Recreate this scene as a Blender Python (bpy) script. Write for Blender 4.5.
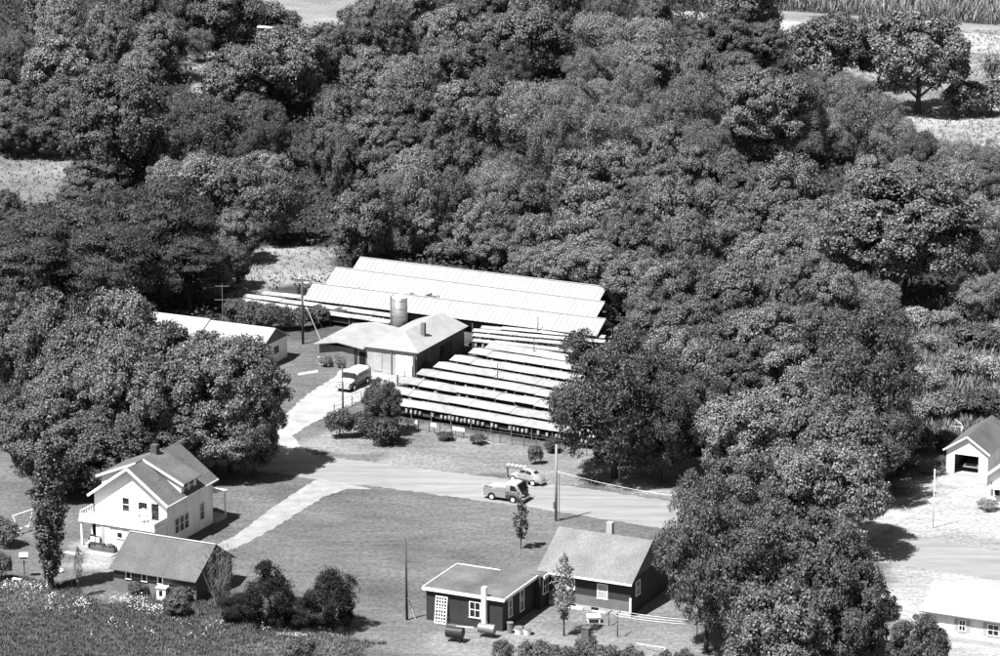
import bpy, bmesh, math, random
import numpy as np
from mathutils import Vector, Matrix
from mathutils.geometry import tessellate_polygon

for o in list(bpy.data.objects):
    bpy.data.objects.remove(o, do_unlink=True)
SC = bpy.context.scene
COL = SC.collection

# ------------------------------------------------------------------ camera, sky, sun, exposure
FPX, PITCH, CAMH, CAMY = 3600.0, math.radians(15.0), 107.0, -400.0
cam = bpy.data.cameras.new('camera')
cam.sensor_width = 36.0
cam.lens = 36.0 * FPX / 1000.0
cam.clip_start = 5.0
cam.clip_end = 8000.0
camo = bpy.data.objects.new('camera', cam)
COL.objects.link(camo)
camo.location = (0, CAMY, CAMH)
camo.rotation_euler = (math.pi / 2 - PITCH, 0, 0)
SC.camera = camo

SUN_EL = math.radians(60.5)
SUN_AZ = math.atan2(-0.783, -0.623)            # clockwise from +Y, towards the sun
world = bpy.data.worlds.new('World')
SC.world = world
world.use_nodes = True
nt = world.node_tree
for n in list(nt.nodes):
    nt.nodes.remove(n)
wo = nt.nodes.new('ShaderNodeOutputWorld')
bg = nt.nodes.new('ShaderNodeBackground')
sky = nt.nodes.new('ShaderNodeTexSky')
bw = nt.nodes.new('ShaderNodeRGBToBW')         # the place is seen through black-and-white film
sky.sky_type = 'NISHITA'
sky.sun_disc = False
sky.sun_elevation = SUN_EL
sky.sun_rotation = SUN_AZ % (2 * math.pi)
nt.links.new(sky.outputs[0], bw.inputs[0])
nt.links.new(bw.outputs[0], bg.inputs[0])
bg.inputs[1].default_value = 0.05
nt.links.new(bg.outputs[0], wo.inputs[0])

sl = bpy.data.lights.new('sun', 'SUN')
sl.energy = 5.0
sl.angle = math.radians(0.5)
sl.color = (1, 1, 1)
so = bpy.data.objects.new('sun', sl)
COL.objects.link(so)
so.location = (-80, -60, 200)
so.rotation_euler = Vector((0.783 * math.cos(SUN_EL), 0.623 * math.cos(SUN_EL), -math.sin(SUN_EL))).to_track_quat('-Z', 'Y').to_euler()

SC.view_settings.view_transform = 'Standard'
SC.view_settings.look = 'None'
SC.view_settings.gamma = 1.0
SC.view_settings.exposure = 1.35
try:
    SC.cycles.max_bounces = 4
    SC.cycles.diffuse_bounces = 1
    SC.cycles.transmission_bounces = 3
    SC.cycles.transparent_max_bounces = 4
except Exception:
    pass

# ------------------------------------------------------------------ survey helpers
CP, SP = math.cos(PITCH), math.sin(PITCH)
def gp(px, py, z=0.0):
    """survey: a point of the photograph, measured on the level z, in metres on the ground plan"""
    x = (px - 500) / FPX; u = -(py - 328) / FPX
    d = (x, CP + u * SP, -SP + u * CP)
    t = (z - CAMH) / d[2]
    return Vector((d[0] * t, d[1] * t + CAMY, z))
def scale_at(y):
    """pixels per metre of an upright thing standing at ground distance y"""
    return FPX / ((y - CAMY) * CP + CAMH * SP)
YAW = math.radians(-25)                        # the lots, the road and the houses share one grid
AX = Vector((math.cos(YAW), math.sin(YAW), 0)); BX = Vector((-math.sin(YAW), math.cos(YAW), 0))
def W(a, b, z=0.0):
    return AX * a + BX * b + Vector((0, 0, z))
def ab(p):
    return p.dot(AX), p.dot(BX)
R = math.radians
RNG = np.random.default_rng(7)
random.seed(7)

# ------------------------------------------------------------------ materials (greys: black-and-white place)
MATS = {}
def M(name, g=0.3, rough=0.85, var=0.12, scale=0.8, bump=0.0, bscale=14.0, spec=0.2, fine=0.1, stretch=None, metal=0.0, pattern=None, rot=0.0, objvar=0.0):
    if name in MATS:
        return MATS[name]
    m = bpy.data.materials.new(name); MATS[name] = m
    m.use_nodes = True
    t = m.node_tree; b = t.nodes['Principled BSDF']
    L = t.links.new
    tc = t.nodes.new('ShaderNodeTexCoord')
    src = tc.outputs['Object']
    if stretch:
        mp = t.nodes.new('ShaderNodeMapping'); mp.inputs['Scale'].default_value = stretch; mp.inputs['Rotation'].default_value = (0, 0, rot)
        L(src, mp.inputs[0]); src = mp.outputs[0]
    n1 = t.nodes.new('ShaderNodeTexNoise'); n1.inputs['Scale'].default_value = scale; n1.inputs['Detail'].default_value = 4
    n2 = t.nodes.new('ShaderNodeTexNoise'); n2.inputs['Scale'].default_value = bscale; n2.inputs['Detail'].default_value = 3
    L(src, n1.inputs['Vector']); L(src, n2.inputs['Vector'])
    r1 = t.nodes.new('ShaderNodeMapRange'); r1.inputs[1].default_value = 0.3; r1.inputs[2].default_value = 0.7
    r1.inputs[3].default_value = g * (1 - var); r1.inputs[4].default_value = g * (1 + var)
    L(n1.outputs[0], r1.inputs[0])
    r2 = t.nodes.new('ShaderNodeMapRange'); r2.inputs[1].default_value = 0.25; r2.inputs[2].default_value = 0.75
    r2.inputs[3].default_value = 1 - fine; r2.inputs[4].default_value = 1 + fine
    L(n2.outputs[0], r2.inputs[0])
    mu = t.nodes.new('ShaderNodeMath'); mu.operation = 'MULTIPLY'
    L(r1.outputs[0], mu.inputs[0]); L(r2.outputs[0], mu.inputs[1])
    out = mu.outputs[0]
    if objvar:
        oi = t.nodes.new('ShaderNodeObjectInfo'); ro = t.nodes.new('ShaderNodeMapRange')
        ro.inputs[3].default_value = 1 - objvar; ro.inputs[4].default_value = 1 + objvar
        L(oi.outputs['Random'], ro.inputs[0])
        mo = t.nodes.new('ShaderNodeMath'); mo.operation = 'MULTIPLY'; L(out, mo.inputs[0]); L(ro.outputs[0], mo.inputs[1]); out = mo.outputs[0]
    hsrc = n2.outputs[0]
    if pattern:                                 # courses of boards or shingles: thin joint lines
        kind, sz, dark = pattern
        if kind == 'board':
            w = t.nodes.new('ShaderNodeTexWave'); w.wave_type = 'BANDS'; w.bands_direction = 'Z'; w.wave_profile = 'SAW'
            w.inputs['Scale'].default_value = 0.314 / sz; w.inputs['Distortion'].default_value = 0.0
            L(tc.outputs['Object'], w.inputs['Vector']); pv = w.outputs['Fac']
            rr = t.nodes.new('ShaderNodeMapRange'); rr.inputs[1].default_value = 0.0; rr.inputs[2].default_value = 0.2
            rr.inputs[3].default_value = dark; rr.inputs[4].default_value = 1.0
            L(pv, rr.inputs[0])
            m3 = t.nodes.new('ShaderNodeMath'); m3.operation = 'MULTIPLY'
            L(out, m3.inputs[0]); L(rr.outputs[0], m3.inputs[1]); out = m3.outputs[0]
            hsrc = pv
        else:
            br = t.nodes.new('ShaderNodeTexBrick')
            br.inputs['Color1'].default_value = (1, 1, 1, 1); br.inputs['Color2'].default_value = (0.82, 0.82, 0.82, 1)
            br.inputs['Mortar'].default_value = (dark, dark, dark, 1)
            br.inputs['Scale'].default_value = 1.0
            br.inputs['Brick Width'].default_value = sz * 2; br.inputs['Row Height'].default_value = sz
            br.inputs['Mortar Size'].default_value = sz * 0.07
            mp2 = t.nodes.new('ShaderNodeMapping')
            if kind == 'brickx': mp2.inputs['Rotation'].default_value = (R(90), 0, 0)
            if kind == 'bricky': mp2.inputs['Rotation'].default_value = (0, R(90), R(90))
            L(tc.outputs['Object'], mp2.inputs[0]); L(mp2.outputs[0], br.inputs['Vector'])
            m3 = t.nodes.new('ShaderNodeMath'); m3.operation = 'MULTIPLY'
            sb = t.nodes.new('ShaderNodeRGBToBW'); L(br.outputs['Color'], sb.inputs[0])
            L(out, m3.inputs[0]); L(sb.outputs[0], m3.inputs[1]); out = m3.outputs[0]
    L(out, b.inputs['Base Color'])
    b.inputs['Roughness'].default_value = rough
    b.inputs['Specular IOR Level'].default_value = spec
    b.inputs['Metallic'].default_value = metal
    if bump:
        bp = t.nodes.new('ShaderNodeBump'); bp.inputs['Strength'].default_value = bump; bp.inputs['Distance'].default_value = 0.03
        L(hsrc, bp.inputs['Height']); L(bp.outputs[0], b.inputs['Normal'])
    return m

def leaf_mat(name, g, obj_var=0.35, leaf_var=0.5, transl=0.02, rough=0.5, spec=0.1):
    m = bpy.data.materials.new(name); MATS[name] = m
    m.use_nodes = True
    t = m.node_tree; L = t.links.new; b = t.nodes['Principled BSDF']; out = t.nodes['Material Output']
    oi = t.nodes.new('ShaderNodeObjectInfo'); ge = t.nodes.new('ShaderNodeNewGeometry')
    r1 = t.nodes.new('ShaderNodeMapRange'); r1.inputs[3].default_value = 1 - obj_var; r1.inputs[4].default_value = 1 + obj_var
    r2 = t.nodes.new('ShaderNodeMapRange'); r2.inputs[3].default_value = g * (1 - leaf_var); r2.inputs[4].default_value = g * (1 + leaf_var)
    L(oi.outputs['Random'], r1.inputs[0]); L(ge.outputs['Random Per Island'], r2.inputs[0])
    mu = t.nodes.new('ShaderNodeMath'); mu.operation = 'MULTIPLY'
    L(r1.outputs[0], mu.inputs[0]); L(r2.outputs[0], mu.inputs[1])
    L(mu.outputs[0], b.inputs['Base Color'])
    b.inputs['Roughness'].default_value = rough; b.inputs['Specular IOR Level'].default_value = spec
    tr = t.nodes.new('ShaderNodeBsdfTranslucent'); L(mu.outputs[0], tr.inputs[0])
    mx = t.nodes.new('ShaderNodeMixShader'); mx.inputs[0].default_value = transl
    L(b.outputs[0], mx.inputs[1]); L(tr.outputs[0], mx.inputs[2]); L(mx.outputs[0], out.inputs[0])
    return m

M('white_siding', 0.74, var=0.12, fine=0.05, scale=0.9, stretch=(1.5, 1.5, 0.5), pattern=('board', 0.13, 0.86))
M('white_paint', 0.80, var=0.05, fine=0.03, rough=0.6)
M('white_masonry', 0.36, var=0.10, fine=0.06, pattern=('brickx', 0.2, 0.85))
M('grey_block', 0.095, var=0.2, fine=0.1, pattern=('bricky', 0.2, 0.75))
M('grey_block_front', 0.17, var=0.15, fine=0.1, pattern=('brickx', 0.2, 0.8))
M('roof_shingle', 0.095, var=0.22, fine=0.45, scale=0.5, bscale=9, bump=0.5)
M('roof_shingle_pale', 0.092, var=0.2, fine=0.4, scale=0.5, bscale=9, bump=0.5)
M('roof_shingle_light', 0.14, var=0.2, fine=0.4, scale=0.5, bscale=9, bump=0.5)
M('roof_bright', 0.235, var=0.14, fine=0.12, bscale=7, scale=0.6)
M('roof_metal_white', 0.28, var=0.12, fine=0.06, scale=0.6, stretch=(1.6, 0.3, 1), objvar=0.05, rough=0.5, spec=0.3)
M('roof_row', 0.25, var=0.2, fine=0.16, scale=1.1, bscale=5, rough=0.7, objvar=0.14)
M('dark_siding', 0.035, var=0.15, fine=0.1, rough=0.75, pattern=('board', 0.14, 0.6))
M('brown_siding', 0.07, var=0.2, fine=0.2, rough=0.8, pattern=('board', 0.16, 0.7))
M('mid_brick', 0.15, var=0.12, fine=0.15, pattern=('brickx', 0.12, 0.7))
M('gable_grey', 0.12, var=0.1, fine=0.2)
M('flat_roof', 0.1, var=0.35, fine=0.2, scale=0.35, bscale=4)
M('concrete', 0.34, var=0.12, fine=0.08, bscale=5)
M('glass', 0.012, var=0.3, rough=0.12, spec=0.5)
M('curtain', 0.35, var=0.2, rough=0.9)
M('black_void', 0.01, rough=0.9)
M('dark_metal', 0.03, var=0.2, rough=0.5)
M('rubber', 0.02, rough=0.7)
M('chrome', 0.6, rough=0.3, metal=0.8)
M('galvanised', 0.2, var=0.15, rough=0.45, metal=0.3)
M('old_wood', 0.09, var=0.25, fine=0.25, stretch=(4, 4, 0.5))
M('pale_wood', 0.5, var=0.2, fine=0.15)
M('pole_wood', 0.06, var=0.25, fine=0.2, stretch=(4, 4, 0.4))
M('pole_pale', 0.22, var=0.2, fine=0.2, stretch=(4, 4, 0.4))
M('wire_mesh', 0.05, var=0.2)
M('nest_box', 0.3, var=0.4, fine=0.2, scale=3)
M('brick_red', 0.07, var=0.3, fine=0.2)
M('bark', 0.045, var=0.3, fine=0.3, stretch=(3, 3, 0.5), bump=0.5)
M('car_pale', 0.23, var=0.02, fine=0.01, rough=0.25, spec=0.5)
M('car_grey', 0.22, var=0.02, fine=0.01, rough=0.3, spec=0.5)
M('car_white', 0.78, var=0.02, fine=0.01, rough=0.3, spec=0.5)
M('car_dark', 0.10, var=0.02, fine=0.01, rough=0.3, spec=0.5)
M('flower_white', 0.4, var=0.1)
leaf_mat('leaf_oak', 0.085, obj_var=0.42, leaf_var=0.85, spec=0.55, rough=0.62)
leaf_mat('leaf_maple', 0.062, leaf_var=0.85, spec=0.5, rough=0.62)
leaf_mat('leaf_pale', 0.15, obj_var=0.25, leaf_var=0.5, spec=0.3, rough=0.6)
leaf_mat('leaf_locust', 0.05, obj_var=0.12, leaf_var=0.3, spec=0.15)
leaf_mat('leaf_evergreen', 0.022, obj_var=0.2, leaf_var=0.5, transl=0.05, spec=0.04)
leaf_mat('leaf_shrub', 0.075, obj_var=0.4)
leaf_mat('leaf_shrub_pale', 0.2, obj_var=0.25)
leaf_mat('weed_blade', 0.09, obj_var=0.05, leaf_var=0.6)
leaf_mat('undergrowth_leaf', 0.045, obj_var=0.05, leaf_var=0.6, spec=0.05)  # leaf tone lowered so canopy gaps read as deep shade
leaf_mat('hay_blade', 0.16, obj_var=0.05, leaf_var=0.45)
leaf_mat('brush_blade', 0.14, obj_var=0.05, leaf_var=0.6)
leaf_mat('corn_blade', 0.16, obj_var=0.05, leaf_var=0.5)
leaf_mat('twig', 0.14, obj_var=0.05, leaf_var=0.4, transl=0.0)

# ------------------------------------------------------------------ object helpers
def tag(o, label=None, cat=None, group=None, kind=None):
    if label: o['label'] = label
    if cat: o['category'] = cat
    if group: o['group'] = group
    if kind: o['kind'] = kind
    return o
def thing(name, label, cat, loc=(0, 0, 0), rz=0.0, group=None):
    o = bpy.data.objects.new(name, None)
    o.empty_display_size = 0.3
    COL.objects.link(o)
    o.location = loc; o.rotation_euler = (0, 0, rz)
    return tag(o, label, cat, group)
def link_mesh(name, me, parent=None, loc=None, rot=None, scl=None):
    o = bpy.data.objects.new(name, me)
    COL.objects.link(o)
    if parent: o.parent = parent
    if loc is not None: o.location = loc
    if rot is not None: o.rotation_euler = rot
    if scl is not None: o.scale = scl
    return o
def copy_tree(o, parent=None):
    c = o.copy(); COL.objects.link(c)
    if parent: c.parent = parent
    for ch in list(o.children):
        copy_tree(ch, c)
    return c

class MB:
    def __init__(s): s.v = []; s.f = []
    def poly(s, pts):
        i = len(s.v); s.v += [tuple(p) for p in pts]; s.f.append(tuple(range(i, i + len(pts)))); return s
    def hexa(s, b4, t4):
        i = len(s.v); s.v += [tuple(p) for p in b4] + [tuple(p) for p in t4]
        s.f += [(i + 3, i + 2, i + 1, i), (i + 4, i + 5, i + 6, i + 7)]
        for k in range(4):
            j = (k + 1) % 4
            s.f.append((i + k, i + j, i + 4 + j, i + 4 + k))
        return s
    def box(s, x0, x1, y0, y1, z0, z1):
        return s.hexa([(x0, y0, z0), (x1, y0, z0), (x1, y1, z0), (x0, y1, z0)], [(x0, y0, z1), (x1, y0, z1), (x1, y1, z1), (x0, y1, z1)])
    def bar(s, p, q, w, h=None):
        p = Vector(p); q = Vector(q); d = (q - p).normalized(); h = h or w
        up = Vector((0, 0, 1)) if abs(d.z) < 0.95 else Vector((1, 0, 0))
        u = d.cross(up).normalized() * (w / 2); v = u.cross(d).normalized() * (h / 2)
        return s.hexa([p - u - v, p + u - v, p + u + v, p - u + v], [q - u - v, q + u - v, q + u + v, q - u + v])
    def tube(s, p, q, r0, r1=None, n=8, cap=True):
        p = Vector(p); q = Vector(q); r1 = r0 if r1 is None else r1
        d = (q - p).normalized(); up = Vector((0, 0, 1)) if abs(d.z) < 0.9 else Vector((1, 0, 0))
        u = d.cross(up).normalized(); v = d.cross(u).normalized()
        i = len(s.v)
        for c, r in ((p, r0), (q, r1)):
            for k in range(n):
                a = 2 * math.pi * k / n
                s.v.append(tuple(c + u * (r * math.cos(a)) + v * (r * math.sin(a))))
        for k in range(n):
            j = (k + 1) % n
            s.f.append((i + k, i + n + k, i + n + j, i + j))
        if cap:
            s.f.append(tuple(range(i, i + n))); s.f.append(tuple(range(i + 2 * n - 1, i + n - 1, -1)))
        return s
    def slab(s, pts, t):
        pts = [Vector(p) for p in pts]
        n = (pts[1] - pts[0]).cross(pts[-1] - pts[0]).normalized()
        if n.z < 0: pts = pts[::-1]; n = -n
        lo = [p - n * t for p in pts]; k = len(pts); i = len(s.v)
        s.v += [tuple(p) for p in pts + lo]
        s.f.append(tuple(range(i, i + k))); s.f.append(tuple(range(i + 2 * k - 1, i + k - 1, -1)))
        for a in range(k):
            c = (a + 1) % k
            s.f.append((i + a, i + k + a, i + k + c, i + c))
        return s
    def prism(s, prof, y0, y1):
        """profile in x,z extruded along y"""
        k = len(prof); i = len(s.v)
        s.v += [(x, y0, z) for x, z in prof] + [(x, y1, z) for x, z in prof]
        s.f.append(tuple(range(i, i + k))); s.f.append(tuple(range(i + 2 * k - 1, i + k - 1, -1)))
        for a in range(k):
            c = (a + 1) % k
            s.f.append((i + a, i + k + a, i + k + c, i + c))
        return s
    def mesh(s, name, mat, smooth=False):
        me = bpy.data.meshes.new(name)
        me.from_pydata(s.v, [], s.f)
        bm = bmesh.new(); bm.from_mesh(me); bmesh.ops.recalc_face_normals(bm, faces=bm.faces); bm.to_mesh(me); bm.free()
        me.materials.append(MATS[mat])
        if smooth: me.polygons.foreach_set('use_smooth', [True] * len(me.polygons))
        return me
    def build(s, name, mat, parent=None, smooth=False, kind=None, label=None):
        o = link_mesh(name, s.mesh(name, mat, smooth), parent)
        if kind: o['kind'] = kind
        if label: o['label'] = label
        return o

def window(parent, p, ang, w, h, nx=1, ny=2, frame='white_paint', pane='glass', name='window', fw=0.09):
    """window centred at p (building space) on a wall whose horizontal direction is ang; outward is ang-90deg"""
    u = Vector((math.cos(ang), math.sin(ang), 0)); n = Vector((math.sin(ang), -math.cos(ang), 0)); z = Vector((0, 0, 1)); p = Vector(p)
    def slat(m, x0, x1, z0, z1, d0, d1):
        m.hexa([p + u * x0 + z * z0 + n * d0, p + u * x1 + z * z0 + n * d0, p + u * x1 + z * z0 + n * d1, p + u * x0 + z * z0 + n * d1],
               [p + u * x0 + z * z1 + n * d0, p + u * x1 + z * z1 + n * d0, p + u * x1 + z * z1 + n * d1, p + u * x0 + z * z1 + n * d1])
    fr = MB()
    slat(fr, -w / 2 - fw, w / 2 + fw, h / 2, h / 2 + fw, -0.02, 0.06)
    slat(fr, -w / 2 - fw * 1.3, w / 2 + fw * 1.3, -h / 2 - fw, -h / 2, -0.02, 0.09)
    slat(fr, -w / 2 - fw, -w / 2, -h / 2, h / 2, -0.02, 0.06)
    slat(fr, w / 2, w / 2 + fw, -h / 2, h / 2, -0.02, 0.06)
    for k in range(1, nx):
        x = -w / 2 + w * k / nx; slat(fr, x - 0.025, x + 0.025, -h / 2, h / 2, 0.0, 0.045)
    for k in range(1, ny):
        y = -h / 2 + h * k / ny; slat(fr, -w / 2, w / 2, y - 0.025, y + 0.025, 0.001, 0.047)
    o = fr.build(name, frame, parent)
    pn = MB(); slat(pn, -w / 2, w / 2, -h / 2, h / 2, -0.01, 0.02)
    pn.build('pane', pane, o)
    return o
def panel(parent, p, ang, w, h, mat, name, d=0.05):
    u = Vector((math.cos(ang), math.sin(ang), 0)); n = Vector((math.sin(ang), -math.cos(ang), 0)); z = Vector((0, 0, 1)); p = Vector(p)
    m = MB()
    m.hexa([p - u * w / 2 - z * h / 2 - n * 0.02, p + u * w / 2 - z * h / 2 - n * 0.02, p + u * w / 2 - z * h / 2 + n * d, p - u * w / 2 - z * h / 2 + n * d],
           [p - u * w / 2 + z * h / 2 - n * 0.02, p + u * w / 2 + z * h / 2 - n * 0.02, p + u * w / 2 + z * h / 2 + n * d, p - u * w / 2 + z * h / 2 + n * d])
    return m.build(name, mat, parent)
def wall_poly(m, pts, t=0.2):
    """thick wall from an outline (list of 3-D points, any plane), thickened inwards along -normal"""
    return m.slab(pts, t)

# ------------------------------------------------------------------ ground
def vnoise(x, y, seed, f):
    """smooth value noise for arrays"""
    x = x * f; y = y * f
    xi = np.floor(x).astype(int); yi = np.floor(y).astype(int)
    fx = x - xi; fy = y - yi; fx = fx * fx * (3 - 2 * fx); fy = fy * fy * (3 - 2 * fy)
    def h(a, b):
        n = (a * 374761393 + b * 668265263 + seed * 974634777) & 0x7fffffff
        n = ((n ^ (n >> 13)) * 1274126177) & 0x7fffffff
        return ((n ^ (n >> 16)) & 0xffff) / 65535.0
    return (h(xi, yi) * (1 - fx) + h(xi + 1, yi) * fx) * (1 - fy) + (h(xi, yi + 1) * (1 - fx) + h(xi + 1, yi + 1) * fx) * fy
def inside(px, py, poly):
    r = np.zeros(px.shape, bool); n = len(poly); j = n - 1
    for i in range(n):
        xi, yi = poly[i]; xj, yj = poly[j]
        c = ((yi > py) != (yj > py)) & (px < (xj - xi) * (py - yi) / (yj - yi + 1e-9) + xi)
        r ^= c; j = i
    return r
def plan(pts):
    return [tuple(gp(x, y)[:2]) for x, y in pts]

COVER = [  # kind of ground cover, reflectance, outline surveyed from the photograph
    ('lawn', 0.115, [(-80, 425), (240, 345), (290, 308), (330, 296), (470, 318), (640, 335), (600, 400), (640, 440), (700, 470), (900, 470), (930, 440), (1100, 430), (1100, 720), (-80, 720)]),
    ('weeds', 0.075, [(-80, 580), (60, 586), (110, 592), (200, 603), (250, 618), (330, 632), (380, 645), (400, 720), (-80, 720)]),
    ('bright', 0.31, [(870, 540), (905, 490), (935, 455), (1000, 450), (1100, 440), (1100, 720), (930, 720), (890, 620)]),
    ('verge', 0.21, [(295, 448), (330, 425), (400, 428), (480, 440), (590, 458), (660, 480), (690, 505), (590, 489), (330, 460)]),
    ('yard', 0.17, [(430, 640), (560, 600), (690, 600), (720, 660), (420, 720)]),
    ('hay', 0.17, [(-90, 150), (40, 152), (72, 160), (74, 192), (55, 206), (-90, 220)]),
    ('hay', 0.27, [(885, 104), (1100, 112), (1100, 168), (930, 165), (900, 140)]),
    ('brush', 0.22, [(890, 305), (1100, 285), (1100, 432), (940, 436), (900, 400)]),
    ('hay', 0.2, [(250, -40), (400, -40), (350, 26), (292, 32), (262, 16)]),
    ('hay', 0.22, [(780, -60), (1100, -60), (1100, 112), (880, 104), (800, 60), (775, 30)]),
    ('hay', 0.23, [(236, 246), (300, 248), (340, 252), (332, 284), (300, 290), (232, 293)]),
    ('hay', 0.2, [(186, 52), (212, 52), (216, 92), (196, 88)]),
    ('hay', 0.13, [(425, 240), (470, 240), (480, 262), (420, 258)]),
    ('pens', 0.07, [(392, 392), (470, 328), (620, 335), (620, 440), (545, 446), (398, 428)]),  # ground tone lowered to carry the shade between the rows
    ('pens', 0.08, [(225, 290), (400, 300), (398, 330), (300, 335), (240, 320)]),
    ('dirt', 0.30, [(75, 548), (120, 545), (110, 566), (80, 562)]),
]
COVER_P = [(k, g, plan(p)) for k, g, p in COVER]
def cover_at(x, y):
    wx = x + (vnoise(x, y, 1, 0.35) - 0.5) * 4 + (vnoise(x, y, 2, 1.1) - 0.5) * 1.6
    wy = y + (vnoise(x, y, 3, 0.2) - 0.5) * 8 + (vnoise(x, y, 4, 0.8) - 0.5) * 3
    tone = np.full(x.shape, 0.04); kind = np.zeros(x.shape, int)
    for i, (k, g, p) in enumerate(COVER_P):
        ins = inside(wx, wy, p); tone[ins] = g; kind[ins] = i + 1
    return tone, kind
GX = np.arange(-110, 110.1, 0.8); GY = np.arange(-125, 260.1, 0.8)
gx, gy = np.meshgrid(GX, GY)
tone, gkind = cover_at(gx, gy)
for _ in range(1):
    tone[1:-1, 1:-1] = (tone[1:-1, 1:-1] * 2 + tone[:-2, 1:-1] + tone[2:, 1:-1] + tone[1:-1, :-2] + tone[1:-1, 2:]) / 6
# mottling of the turf: dry patches, clover, mowing drift along the lots
ca = gx * AX.x + gy * AX.y; cb = gx * BX.x + gy * BX.y
tone *= 0.5 + 0.55 * vnoise(ca, cb * 1.7, 11, 0.1) + 0.3 * vnoise(ca * 0.6, cb * 2.2, 12, 0.45) + 0.25 * vnoise(ca, cb, 13, 0.25)
me = bpy.data.meshes.new('ground')
nx_, ny_ = len(GX), len(GY)
co = np.stack([gx.ravel(), gy.ravel(), np.zeros(gx.size)], 1).astype(np.float32)
idx = np.arange(nx_ * ny_).reshape(ny_, nx_)
fq = np.stack([idx[:-1, :-1], idx[:-1, 1:], idx[1:, 1:], idx[1:, :-1]], -1).reshape(-1, 4)
def fill_mesh(me, co, fq):
    me.vertices.add(len(co)); me.vertices.foreach_set('co', np.asarray(co, np.float32).ravel())
    me.loops.add(fq.size); me.loops.foreach_set('vertex_index', fq.ravel().astype(np.int32))
    me.polygons.add(len(fq)); k = fq.shape[1]
    me.polygons.foreach_set('loop_start', np.arange(0, fq.size, k, dtype=np.int32))
    me.polygons.foreach_set('loop_total', np.full(len(fq), k, np.int32))
    me.update(calc_edges=True)
fill_mesh(me, co, fq)
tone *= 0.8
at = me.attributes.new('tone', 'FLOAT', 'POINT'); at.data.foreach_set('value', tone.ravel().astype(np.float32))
gm = bpy.data.materials.new('ground_cover'); MATS['ground_cover'] = gm
gm.use_nodes = True
t = gm.node_tree; b = t.nodes['Principled BSDF']; L = t.links.new
an = t.nodes.new('ShaderNodeAttribute'); an.attribute_name = 'tone'
tc = t.nodes.new('ShaderNodeTexCoord')
n1 = t.nodes.new('ShaderNodeTexNoise'); n1.inputs['Scale'].default_value = 2.2; n1.inputs['Detail'].default_value = 6; n1.inputs['Roughness'].default_value = 0.75
n2 = t.nodes.new('ShaderNodeTexNoise'); n2.inputs['Scale'].default_value = 11; n2.inputs['Detail'].default_value = 4
mp = t.nodes.new('ShaderNodeMapping'); mp.inputs['Rotation'].default_value = (0, 0, R(25)); mp.inputs['Scale'].default_value = (0.5, 2.4, 1)
n3 = t.nodes.new('ShaderNodeTexNoise'); n3.inputs['Scale'].default_value = 0.5; n3.inputs['Detail'].default_value = 5
L(tc.outputs['Object'], mp.inputs[0]); L(mp.outputs[0], n3.inputs['Vector'])
L(tc.outputs['Object'], n1.inputs['Vector']); L(tc.outputs['Object'], n2.inputs['Vector'])
prev = an.outputs['Fac']
for n, lo, hi in ((n1, 0.5, 1.5), (n2, 0.6, 1.4), (n3, 0.86, 1.14)):
    r = t.nodes.new('ShaderNodeMapRange'); r.inputs[1].default_value = 0.3; r.inputs[2].default_value = 0.7; r.inputs[3].default_value = lo; r.inputs[4].default_value = hi
    L(n.outputs[0], r.inputs[0])
    mu = t.nodes.new('ShaderNodeMath'); mu.operation = 'MULTIPLY'; L(prev, mu.inputs[0]); L(r.outputs[0], mu.inputs[1]); prev = mu.outputs[0]
L(prev, b.inputs['Base Color']); b.inputs['Roughness'].default_value = 0.95; b.inputs['Specular IOR Level'].default_value = 0.05
bp = t.nodes.new('ShaderNodeBump'); bp.inputs['Strength'].default_value = 0.8; bp.inputs['Distance'].default_value = 0.12
L(n2.outputs[0], bp.inputs['Height']); L(bp.outputs[0], b.inputs['Normal'])
me.materials.append(gm)
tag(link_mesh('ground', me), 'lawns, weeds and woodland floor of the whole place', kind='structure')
M('far_ground', 0.07, var=0.5, scale=0.03, bscale=0.6, fine=0.3)
m = MB(); m.poly([(-4000, -3000, -0.05), (4000, -3000, -0.05), (4000, 6000, -0.05), (-4000, 6000, -0.05)])
tag(m.build('surrounding_ground', 'far_ground'), kind='structure')

# ------------------------------------------------------------------ road, drives, paths
M('asphalt_pale', 0.19, var=0.2, fine=0.16, scale=0.8, bscale=5, stretch=(0.1, 1.1, 1), rot=R(25), bump=0.2)
M('gravel_bright', 0.255, var=0.2, fine=0.14, scale=0.5, bscale=7, bump=0.3)
M('gravel_drive', 0.22, var=0.18, fine=0.15, scale=0.8, bscale=6, bump=0.3)
M('path_concrete', 0.3, var=0.15, fine=0.1, scale=0.7, bscale=8)
M('old_drive', 0.24, var=0.55, fine=0.3, scale=0.45, bscale=3)
def sheet(name, pts, z, mat, jit=0.12, step=0.7, label=None, kind='structure'):
    """flat sheet with a slightly ragged outline; pts in world x,y"""
    out = []
    n = len(pts)
    for i in range(n):
        p = Vector(pts[i]).to_2d(); q = Vector(pts[(i + 1) % n]).to_2d()
        k = max(1, int((q - p).length / step))
        for j in range(k):
            c = p.lerp(q, j / k); nrm = Vector((-(q - p).y, (q - p).x)).normalized() * (0 if j == 0 else random.uniform(-jit, jit))
            out.append((c.x + nrm.x, c.y + nrm.y, z))
    tri = tessellate_polygon([[Vector(p) for p in out]])
    me = bpy.data.meshes.new(name); fs_ = []
    for a, b_, c in tri:
        A_, B_, C_ = Vector(out[a]), Vector(out[b_]), Vector(out[c]); z_ = (B_ - A_).cross(C_ - A_).z
        if abs(z_) > 1e-7: fs_.append((a, b_, c) if z_ > 0 else (a, c, b_))
    me.from_pydata(out, [], fs_); me.materials.append(MATS[mat])
    o = link_mesh(name, me); tag(o, label, kind=kind); return o
def wab(l): return [W(a, b_)[:2] for a, b_ in l]
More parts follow.
